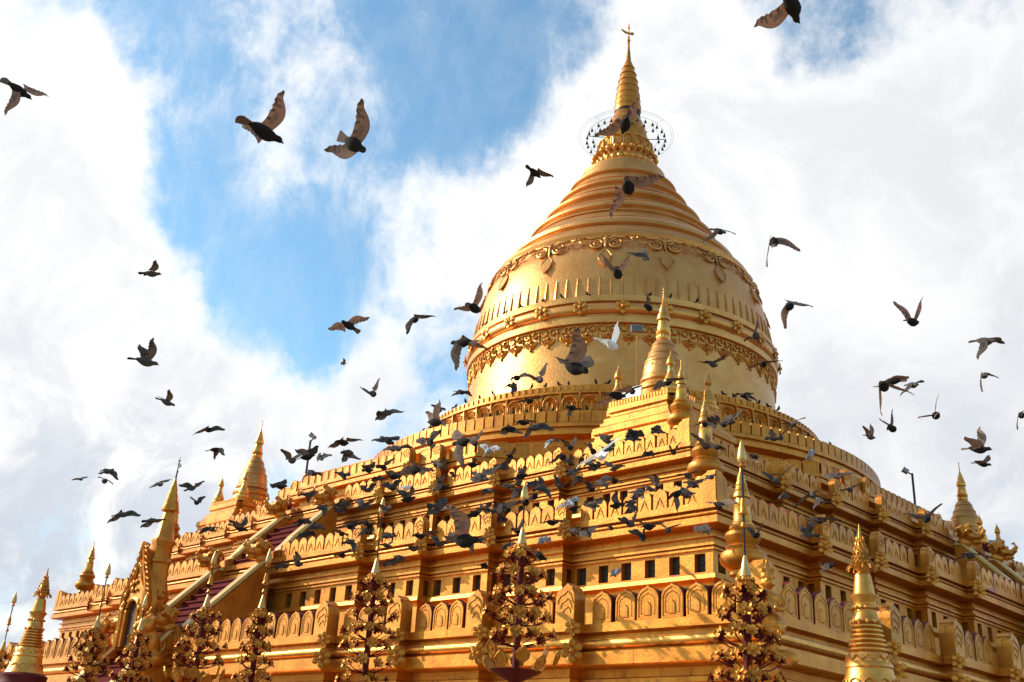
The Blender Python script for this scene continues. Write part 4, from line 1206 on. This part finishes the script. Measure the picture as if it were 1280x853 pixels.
# ------------------------------------------------------------------ pigeons
# each line: body, one wing tip, other wing tip (photo pixels), size in pixels per metre, optional head, optional 'w' (white) or 'p' (pale)
BIRDS = """
24 113 14 146 51 116 112 43 126
331 165 359 119 297 146 165 351 175
443 181 457 130 403 185 165 460 193
190 342 200 327 176 344 72 206 343
183 452 196 423 169 431 100 195 456
209 503 216 487 194 497 66 221 508
101 599 92 599 109 597 34
135 589 151 598 122 591 60
131 601 146 604 119 599 62
261 537 244 543 278 537 62
270 562 284 567 266 575 60
200 605 191 609 211 601 55
240 610 228 604 252 604 60
246 628 241 619 252 622 55
153 643 138 653 172 645 66
190 651 180 658 203 652 58
300 660 292 648 306 648 66 314 665
265 661 252 664 276 664 60
436 407 413 410 459 396 85 428 401
518 399 509 417 544 396 80 511 401
430 454 431 448 425 456 30
593 385 603 354 568 387 105 600 389
577 428 569 461 609 438 110 562 429
466 492 476 474 448 484 72 471 493
484 516 471 525 503 515 70
544 528 550 499 531 519 95
549 512 541 505 556 512 60
577 490 566 495 590 495 56
668 216 658 236 692 221 75 676 221
785 234 827 225 767 268 140 790 240
772 342 750 319 792 316 105 776 347
806 321 783 317 805 308 72 810 326
781 156 798 126 747 169 118 780 164
989 8 940 39 1003 -36 178 1004 23
899 289 878 304 921 292 70
967 302 955 334 1002 311 110 971 296
986 382 976 410 1019 383 105 978 385
944 420 946 394 937 426 88
1141 402 1148 373 1123 377 100
1232 426 1217 448 1261 428 95
1104 483 1098 518 1141 493 110 1113 488
1115 477 1128 470 1098 484 85
1141 481 1123 494 1160 477 72
1230 469 1222 489 1252 473 76
1169 519 1142 521 1179 496 95
1115 536 1095 523 1120 513 82
1088 546 1077 532 1092 530 62
1224 561 1201 545 1232 535 98
1229 580 1214 575 1242 570 62
1276 519 1265 536 1290 515 78
719 458 723 412 742 446 172 734 465
765 431 771 403 745 424 104 773 436 w
674 474 684 455 655 467 82
646 472 662 468 640 476 70
642 482 641 492 630 486 70
970 601 994 579 956 591 76
1015 618 992 633 1027 617 82
979 620 970 622 990 622 62
1025 625 1014 634 1045 633 68
1011 669 1022 648 1001 660 64
1023 650 1048 649 1014 662 80
1036 706 1024 714 1049 706 66
945 669 953 650 934 660 64
1046 595 1065 591 1035 597 66
1062 612 1044 613 1080 606 62
1014 567 1004 575 1024 564 60 1019 563 p
942 570 946 578 932 570 60
991 530 1003 521 977 532 68
975 547 986 532 964 550 62
967 548 953 548 966 538 60
932 494 942 501 922 494 72
912 527 927 513 900 533 70
1158 648 1171 628 1134 644 84
1212 694 1235 694 1200 706 84
891 455 908 443 874 453 72
954 455 975 451 935 463 74
811 385 808 368 815 388 68
715 510 709 521 727 513 62
662 501 681 496 644 505 66
771 494 791 482 744 511 98
834 478 857 473 818 486 74
790 489 802 481 781 497 70
365 575 356 560 374 568 78
384 571 372 560 396 560 76
401 572 416 569 393 575 62
429 553 412 559 451 552 78
435 566 431 577 448 575 76
486 551 467 550 499 548 78
491 561 481 562 500 562 60
391 591 384 595 400 596 66
430 595 421 590 436 593 60
461 588 455 580 468 580 58
479 584 470 581 492 575 62
491 596 484 587 500 596 60
475 598 465 600 484 602 60
461 612 451 607 469 605 60
491 607 478 606 500 601 62
351 608 341 603 356 602 60
386 618 401 613 384 630 68
402 634 409 642 390 634 66
428 630 420 632 437 632 56
427 637 420 636 433 637 56
455 633 470 622 443 627 78
481 637 475 627 486 634 56
377 652 366 655 387 655 62
396 658 388 660 404 663 62
384 667 376 670 393 671 58
373 704 374 687 365 698 74
352 707 344 708 358 711 56
427 667 420 660 434 672 58
437 658 431 655 449 656 60
437 677 446 687 426 676 62
428 694 442 684 417 698 62
462 657 454 649 478 656 66
458 664 450 668 467 662 58
488 669 480 668 493 674 60
484 682 477 678 489 679 56
481 705 476 699 487 707 58
493 701 488 705 500 698 56
537 553 551 536 519 551 84 533 549
577 553 577 582 566 541 112 564 557
593 554 604 538 584 548 66
498 560 482 562 514 560 72
552 583 557 571 539 577 66
517 587 543 588 498 594 88
493 596 483 587 501 594 62
567 594 563 588 571 597 52
591 581 593 570 582 580 62
602 596 627 583 587 603 88
628 583 638 571 622 590 62
611 563 627 559 600 557 62 616 558 p
550 603 545 594 557 595 58
553 608 540 613 561 609 62
490 610 481 605 498 603 58
510 624 518 605 495 613 74
508 610 516 605 500 612 58 513 611 w
548 632 535 642 559 626 78
559 635 566 631 552 637 48 564 634 p
612 613 602 616 619 619 62
581 674 570 628 560 673 178 600 671
549 680 565 673 538 671 62
526 670 517 666 547 665 64
517 686 509 681 526 687 58
496 700 488 705 505 701 60
593 643 581 645 606 640 66
607 638 614 626 599 633 62
616 639 626 628 606 642 62
631 636 619 627 640 634 64
627 650 623 639 634 652 54
600 676 592 678 606 674 50
634 683 625 684 642 678 64
605 707 602 702 609 713 60
484 670 479 664 491 671 56
638 536 625 542 653 542 74
654 528 673 527 647 532 66
668 534 654 549 692 537 84
713 559 702 548 722 547 68
687 552 682 559 701 552 58 691 549 p
742 564 735 551 731 556 68
751 569 771 547 723 586 112 747 573 w
759 552 764 542 749 545 62
762 561 754 564 770 555 58
638 571 645 557 632 567 62
629 584 640 571 620 588 64
652 595 657 579 650 586 66
703 571 685 580 711 577 74
713 579 714 567 707 574 58
716 590 708 592 723 588 56
727 574 722 578 733 570 56
738 579 730 582 745 576 58
745 583 735 586 752 580 60
768 585 779 580 755 578 68
635 607 629 607 644 611 62
648 604 658 589 652 590 64
647 615 641 622 655 612 64
676 610 689 619 676 597 70
669 604 660 607 678 606 62
668 621 673 613 661 629 66
700 608 709 600 694 595 62
722 599 715 606 729 598 58
740 612 739 600 732 602 58
751 604 766 594 745 606 72
768 601 777 602 760 604 66
714 628 697 634 724 624 74 716 630 p
717 636 709 634 725 637 62
742 631 754 622 731 632 68
770 632 768 612 781 634 76
690 653 709 650 681 657 68
719 664 725 657 711 665 62
735 667 747 656 724 670 68
764 660 760 656 769 662 46
681 674 671 677 690 679 60 684 672 p
633 683 644 678 626 687 62
647 664 640 658 654 653 58
630 636 648 627 620 641 72
657 628 666 622 648 633 60
627 649 622 644 634 651 54
676 695 670 689 672 699 72
792 541 780 543 808 545 78
790 547 781 550 803 550 70
821 535 811 539 833 541 66
809 567 799 572 820 570 62
842 565 834 555 852 556 66
821 605 817 591 810 596 62
860 594 872 586 850 596 74
881 530 892 533 871 534 68
882 557 864 541 886 543 74
897 559 906 562 889 560 58
892 525 882 523 903 524 66
905 530 915 517 893 528 72
889 596 880 599 898 595 60
866 606 857 609 884 600 68
813 611 807 612 820 614 58
798 615 804 622 791 619 58
846 617 846 639 871 617 78
858 620 850 617 866 619 54
853 613 843 617 862 614 60
790 628 781 632 797 622 66
797 617 790 621 804 613 62
788 638 778 641 799 636 62
789 655 772 645 799 641 74
811 658 828 651 795 655 84
835 662 849 653 823 656 74
804 671 785 661 809 664 74
878 662 887 657 870 663 74
899 631 918 625 885 631 88
771 715 761 717 778 714 58 774 713 p
"""
PW = gold  # noqa
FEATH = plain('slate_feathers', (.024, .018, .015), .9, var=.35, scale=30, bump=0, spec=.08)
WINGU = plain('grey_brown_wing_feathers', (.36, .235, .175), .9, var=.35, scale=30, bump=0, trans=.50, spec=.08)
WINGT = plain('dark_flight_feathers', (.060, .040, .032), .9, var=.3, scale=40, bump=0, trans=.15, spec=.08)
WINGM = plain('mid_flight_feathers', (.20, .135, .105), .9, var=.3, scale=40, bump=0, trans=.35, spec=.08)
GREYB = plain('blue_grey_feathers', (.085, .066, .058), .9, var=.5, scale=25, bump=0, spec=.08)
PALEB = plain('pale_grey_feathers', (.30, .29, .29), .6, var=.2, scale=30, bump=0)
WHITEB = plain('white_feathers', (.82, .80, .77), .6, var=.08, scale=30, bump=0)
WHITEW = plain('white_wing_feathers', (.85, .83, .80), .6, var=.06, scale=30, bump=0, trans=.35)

def pigeon_mesh(f, tips, rng, blade=.3):
    """Pigeon about the origin: f = flight direction, tips = the two wing tips (metres). One continuous skin."""
    mb = MB()
    lat = tips[0] - tips[1]
    lat -= f * lat.dot(f)
    if lat.length < .05:
        lat = f.cross(Vector((0, 0, 1)))
    lat.normalize()
    up = lat.cross(f)
    if up.z < 0 : up = -up
    ring = [(.172, .003, -.012), (.152, .011, -.006), (.145, .020, .0), (.128, .026, .002), (.108, .027, .0), (.088, .030, -.006), (.062, .043, -.012), (.03, .053, -.014), (-.01, .056, -.012), (-.05, .050, -.006), (-.09, .036, 0), (-.12, .022, .003), (-.14, .012, .004)]
    n = 9; vs = []; fs = []
    for x, r, h in ring:
        for k in range(n):
            a = 2 * PI * k / n
            vs.append(f * x + lat * (r * math.cos(a)) + up * (r * math.sin(a) * .95 + h))
    for j in range(len(ring) - 1):
        for k in range(n):
            kk = (k + 1) % n
            fs.append((j * n + k, (j + 1) * n + k, (j + 1) * n + kk, j * n + kk))
    fs.append(tuple(range(n))); fs.append(tuple((len(ring) - 1) * n + k for k in range(n))[::-1])
    mb.add(vs, fs, 0)
    # fanned tail
    sp = rng.uniform(.028, .062)
    tv = []
    m = 7
    for i in range(m):
        q = (i / (m - 1) - .5) * 2
        tv.append(f * -.10 + lat * (q * .022) + up * .006)
        tv.append(f * (-.235 + .02 * q * q) + lat * (q * sp) - up * (.012 * q * q))
        tv.append(f * (-.245 + .02 * q * q) + lat * (q * sp * .96) - up * (.012 * q * q + .004))
        tv.append(f * -.10 + lat * (q * .022) - up * .002)
    tf = []
    for i in range(m - 1):
        a = i * 4; b = a + 4
        tf += [(a, a + 1, b + 1, b), (a + 1, a + 2, b + 2, b + 1), (a + 2, a + 3, b + 3, b + 2)]
    mb.add(tv, tf, 2)
    # wings: arm and hand bend forward at the wrist, notched flight feathers behind
    for w, T_ in enumerate(tips):
        sgn = 1 if T_.dot(lat) >= 0 else -1
        S = f * .045 + lat * (sgn * .030) + up * .022
        sv = T_ - S
        L = sv.length; e = sv.normalized()
        c = (-f - e * (-f).dot(e))
        if c.length < .15: c = up.cross(e) * sgn
        c.normalize()
        ci = FWD.cross(e)                 # turn the wing about its own arm so that its blade shows
        if ci.length > .2:
            ci.normalize()
            if ci.dot(c) < 0: ci = -ci
            c = (c * (1 - blade) + ci * blade); c -= e * c.dot(e); c.normalize()
        nn = e.cross(c); nn.normalize()
        if nn.dot(up) < 0: nn = -nn
        k = 15
        grid = []
        for i in range(k):
            t = i / (k - 1)
            le = -.055 * math.sin(PI * min(1, t / .84)) * (1 if t < .42 else 1) + (.0 if t < .42 else 0)
            ch = .108 + .010 * t / .4 if t < .4 else .118 * max(.06, 1 - ((t - .4) / .62) ** 1.7)
            if t > .42 and i % 2: ch *= .90
            if i == k - 1: ch = .012
            bow = nn * (.016 * math.sin(PI * t))
            P0 = S + e * (L * t) + c * (le) + bow
            tw = .012
            row = []
            for q in (0, .35, .7, 1.0):
                # trailing feathers sweep outward
                row.append(P0 + c * (ch * q) + e * (.02 * q * t) - nn * (.02 * q * q))
            grid.append(row)
        v2 = []; f2 = []; m2 = []
        for layer in (0, 1):
            for row in grid:
                for q, P_ in enumerate(row):
                    v2.append(P_ + nn * ((.004 if layer == 0 else -.004) * (1 - q / 3.6)))
        W = 4; off = k * W
        for i in range(k - 1):
            for q in range(3):
                a, b, cc, d = i * W + q, i * W + q + 1, (i + 1) * W + q + 1, (i + 1) * W + q
                mat = 2 if (q == 2 and i % 3 == 0) or i >= k - 2 or (i > 6 and i % 2 == 0 and q > 0) else 1
                mu = 2 if (q == 2 and i % 3 == 0 or i >= k - 2 or (q == 1 and 1 < i < 6)) else 3
                f2.append((a, b, cc, d)); m2.append(mu)
                f2.append((a + off, d + off, cc + off, b + off)); m2.append(mat)
            f2.append((i * W, (i + 1) * W, (i + 1) * W + off, i * W + off)); m2.append(2)
            f2.append((i * W + 3, i * W + 3 + off, (i + 1) * W + 3 + off, (i + 1) * W + 3)); m2.append(2)
        mb.add(v2, f2, m2)
    return mb

LAND = [((20, 115), 'the bright cloud at the left edge'), ((390, 165), 'the blue sky at upper left'), ((190, 340), 'the cloud edge left of the blue gap'), ((190, 470), 'the white clouds at middle left'),
        ((130, 600), 'the low clouds at left'), ((255, 550), 'the low clouds above the far stupa'), ((250, 620), 'the sky beside the far left stupa'), ((330, 655), 'the far left stupa base'), ((170, 650), 'the gateway top'),
        ((440, 410), 'the cloud left of the bell'), ((590, 390), 'the left rim of the bell'), ((480, 500), 'the sky left of the arcade band'), ((545, 515), 'the left end of the arcade band'), ((668, 216), 'the sky left of the ringed cone'),
        ((785, 240), 'the ringed cone'), ((780, 156), 'the bell hoop'), ((790, 335), 'the shoulder of the bell'), ((989, 8), 'the top edge of the sky'), ((900, 290), 'the right shoulder of the bell'), ((975, 340), 'the sky right of the bell'),
        ((945, 430), 'the right rim of the bell'), ((1140, 400), 'the grey sky right of the bell'), ((1240, 440), 'the sky at far right'), ((1120, 490), 'the sky above the right terrace'), ((1225, 570), 'the sky above the far right stupa'), ((1095, 540), 'the sky over the round parapet'),
        ((719, 458), 'the fringe of the bell'), ((765, 430), 'the fringe near the corner stupa'), ((650, 475), 'the foot of the bell'), ((660, 510), 'the arcade band'), ((720, 515), 'the parapet left of the pedestal'), ((780, 490), 'the left side of the pedestal'), ((834, 470), 'the near corner stupa'),
        ((890, 460), 'the small stupa right of the pedestal'), ((960, 500), 'the arcade band at right'), ((975, 540), 'the octagon corner at right'), ((990, 605), 'the upper merlons of the right face'), ((1040, 620), 'the right face below the octagon'), ((1015, 660), 'the middle merlons of the right face'), ((1160, 650), 'the right stair head'),
        ((945, 665), 'the lowest urn finial'), ((370, 570), 'the floodlight pole at left'), ((430, 560), 'the sky above the left parapet'), ((480, 555), 'the left end of the round parapet'), ((460, 595), 'the octagonal parapet at left'), ((385, 620), 'the upper stair head'), ((380, 655), 'the upper stair flight'), ((360, 700), 'the middle cornice beside the stairs'),
        ((430, 635), 'the top merlons right of the stair head'), ((435, 675), 'the middle merlons right of the stairs'), ((480, 665), 'the rod of the second flower tree'), ((485, 700), 'the rosettes above the second flower tree'), ((500, 590), 'the octagonal parapet left of its corner'), ((540, 550), 'the round parapet'), ((580, 555), 'the corner of the octagonal parapet'), ((600, 595), 'the top merlons below the octagon corner'),
        ((500, 612), 'the top cornice left of middle'), ((550, 605), 'the top merlons left of middle'), ((555, 635), 'the upper frieze left of middle'), ((520, 680), 'the middle merlons left of middle'), ((581, 674), 'the middle terrace'), ((610, 640), 'the upper plaque band'), ((635, 685), 'the rosettes left of the broad flower tree'), ((655, 535), 'the round parapet moulding'),
        ((710, 555), 'the octagon blocks'), ((750, 565), 'the top merlons left of the pedestal'), ((640, 580), 'the octagon ledge'), ((650, 610), 'the upper spear of the broad flower tree'), ((710, 590), 'the top cornice at middle'), ((745, 605), 'the top frieze'), ((720, 635), 'the upper plaques at middle'), ((770, 640), 'the middle merlons'),
        ((720, 662), 'the rosettes of the middle terrace'), ((650, 665), 'the middle spear of the broad flower tree'), ((680, 690), 'the lower frieze at middle'), ((795, 545), 'the merlons under the pedestal'), ((840, 565), 'the top cornice near the corner'), ((875, 545), 'the upper urn finial'), ((860, 600), 'the middle urn finial'), ((815, 610), 'the plaques left of the middle urn finial'),
        ((790, 640), 'the middle merlons near the corner'), ((815, 662), 'the middle cornice near the corner'), ((880, 650), 'the corner of the middle terrace'), ((771, 715), 'the dark plaques of the lowest wall')]
ordn = ['leftmost', 'second from left', 'third from left', 'fourth from left', 'fifth from left', 'sixth from left']
bpy.context.view_layer.update()
dg = bpy.context.evaluated_depsgraph_get()
rb = random.Random(21)
made = []
for ln in BIRDS.strip().splitlines():
    q = ln.split()
    flag = q.pop() if q[-1] in 'wp' else ''
    q = [float(x) for x in q]
    bx, by, ax, ay, cx, cy, s = q[:7]
    d = ray(bx, by)
    depth = FPX / s
    hit, loc, *_ = sc.ray_cast(dg, CAM, d.normalized())
    if hit:
        hd = (loc - CAM).dot(FWD)
        depth = min(depth, hd - .75)
    s = FPX / depth
    if len(q) > 7: hv = ((q[7] - bx) / s, -(q[8] - by) / s)
    else:
        e = rb.uniform(.03, .13); hv = (e * (1 if rb.random() < .8 else -1), rb.uniform(-.05, .02))
    h2 = math.hypot(*hv); F_ = .172
    if h2 > F_: hv = (hv[0] * F_ / h2, hv[1] * F_ / h2); h2 = F_
    f = (RIGHT * hv[0] + UPV * hv[1] + FWD * (math.sqrt(F_ * F_ - h2 * h2) * (1 if rb.random() < .6 else -1))).normalized()
    tips = []
    for sgn, x, y in ((-1, ax, ay), (1, cx, cy)):
        u, v = (x - bx) / s, -(y - by) / s
        l2 = math.hypot(u, v); WL = .345
        if l2 > WL * 1.12: u *= WL * 1.12 / l2; v *= WL * 1.12 / l2; l2 = WL
        dz = math.sqrt(max(0, WL * WL - min(l2, WL) ** 2)) * .75
        tips.append(RIGHT * u + UPV * v + FWD * (dz * sgn))
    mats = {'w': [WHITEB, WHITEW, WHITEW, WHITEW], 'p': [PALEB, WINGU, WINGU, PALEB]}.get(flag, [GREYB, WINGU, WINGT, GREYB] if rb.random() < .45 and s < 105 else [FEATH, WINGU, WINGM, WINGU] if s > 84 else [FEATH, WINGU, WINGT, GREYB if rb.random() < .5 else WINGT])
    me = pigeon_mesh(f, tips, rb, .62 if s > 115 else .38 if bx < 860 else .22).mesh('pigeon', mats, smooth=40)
    o = link('pigeon', me, None, CAM + d * depth)
    up2 = [t.dot(UPV) for t in tips]
    pose = 'wings raised' if min(up2) > .04 else 'wings lowered' if max(up2) < -.02 else 'banking' if min(up2) < -.06 and max(up2) > .06 else 'wings spread level'
    hd_ = 'heading right' if hv[0] > .02 else 'heading left' if hv[0] < -.02 else 'end-on'
    big_ = 'white' if flag == 'w' else 'pale' if flag == 'p' else 'big dark' if s > 140 else 'dark'
    place = min(LAND, key=lambda k: (k[0][0] - bx) ** 2 + (k[0][1] - by) ** 2)[1]
    pre = 'in' if ('sky' in place or 'cloud' in place) and 'edge' not in place else 'by'
    made.append((o, bx, '%s pigeon, %s, %s %s' % (big_, pose, pre, place), ', ' + hd_))
# pigeons at rest on the rims below the bell
def perched_mesh(seed):
    r = random.Random(seed); m2 = MB()
    pr = [(.0, .0), (.035, .02), (.058, .07), (.062, .12), (.045, .17), (.034, .20)]
    f = Matrix.Rotation(.55, 4, 'Y')
    m2.ball((0, 0, .11), .062, 9, 0, f, sq=(1.0, 1.0, 1.75)); m2.ball((.105, 0, .225), .034, 8, 0); m2.ball((.06, 0, .17), .042, 8, 0)
    m2.tube([(.13, 0, .222), (.16, 0, .212)], [.010, .002], 5, 0)
    m2.tube([(-.02, 0, .06), (-.13, 0, .0), (-.17, 0, -.02)], [.045, .028, .018], 6, 0)
    for y in (-.022, .022): m2.tube([(.01, y, .06), (.015, y, 0)], .007, 4, 0)
    return m2.mesh('perched_pigeon', [FEATH], smooth=True)
pm_ = perched_mesh(1)
rims = [(8.98, 16.315, (545, 568, 583, 600, 617, 640, 664, 681, 699, 711, 745, 760, 905, 918, 935, 948, 961, 972), 'the rim under the bell'), (11.24, 14.395, (527, 537, 612, 624, 640, 660, 675, 690, 735, 941, 1008, 1040), 'the round parapet'),
        (7.28, 20.99, (606, 632, 652, 678, 703, 735, 812, 838, 870), 'the girdle of the bell')]
for rr, z, xs, place in rims:
    for x in xs:
        best = None
        for i in range(1440):
            a = VIS - PI / 2 + PI * i / 1440
            p = Vector((BX + rr * math.cos(a), BY + rr * math.sin(a), z)) - CAM
            px = 640 + FPX * p.dot(RIGHT) / p.dot(FWD)
            if best is None or abs(px - x) < best[0]: best = (abs(px - x), a, p + CAM)
        o = link('pigeon', pm_, None, best[2], rb.uniform(0, 6.28)); o.scale = (.85, .85, .78)
        o['group'] = 'pigeons at rest on the rims'
        made.append((o, x, 'small dark pigeon perched on %s' % place, ''))
by_lab = {}
cnt = {}
for o, x, lb, h_ in made: cnt[lb] = cnt.get(lb, 0) + 1
for o, x, lb, h_ in made:
    by_lab.setdefault(lb + h_ if cnt[lb] > 1 and len((lb + h_).split()) < 14 else lb, []).append((x, o))
for lb, os_ in by_lab.items():
    os_.sort(key=lambda q: q[0])
    n = len(os_)
    for i, (x, o) in enumerate(os_):
        if n == 1: l2 = lb
        else:
            w_ = ('left' if i == 0 else 'right') + ' one' if n == 2 else ('leftmost' if i == 0 else 'rightmost' if i == n - 1 else ['', 'second', 'third', 'fourth', 'fifth', 'sixth', 'seventh', 'eighth', 'ninth', 'tenth', 'eleventh', 'twelfth', 'thirteenth', 'fourteenth', 'fifteenth', 'sixteenth', 'seventeenth'][i] + ' from left')
            l2 = lb + ', ' + w_
        tag(o, l2, 'pigeon', o.get('group') or 'pigeons flying round the pagoda')
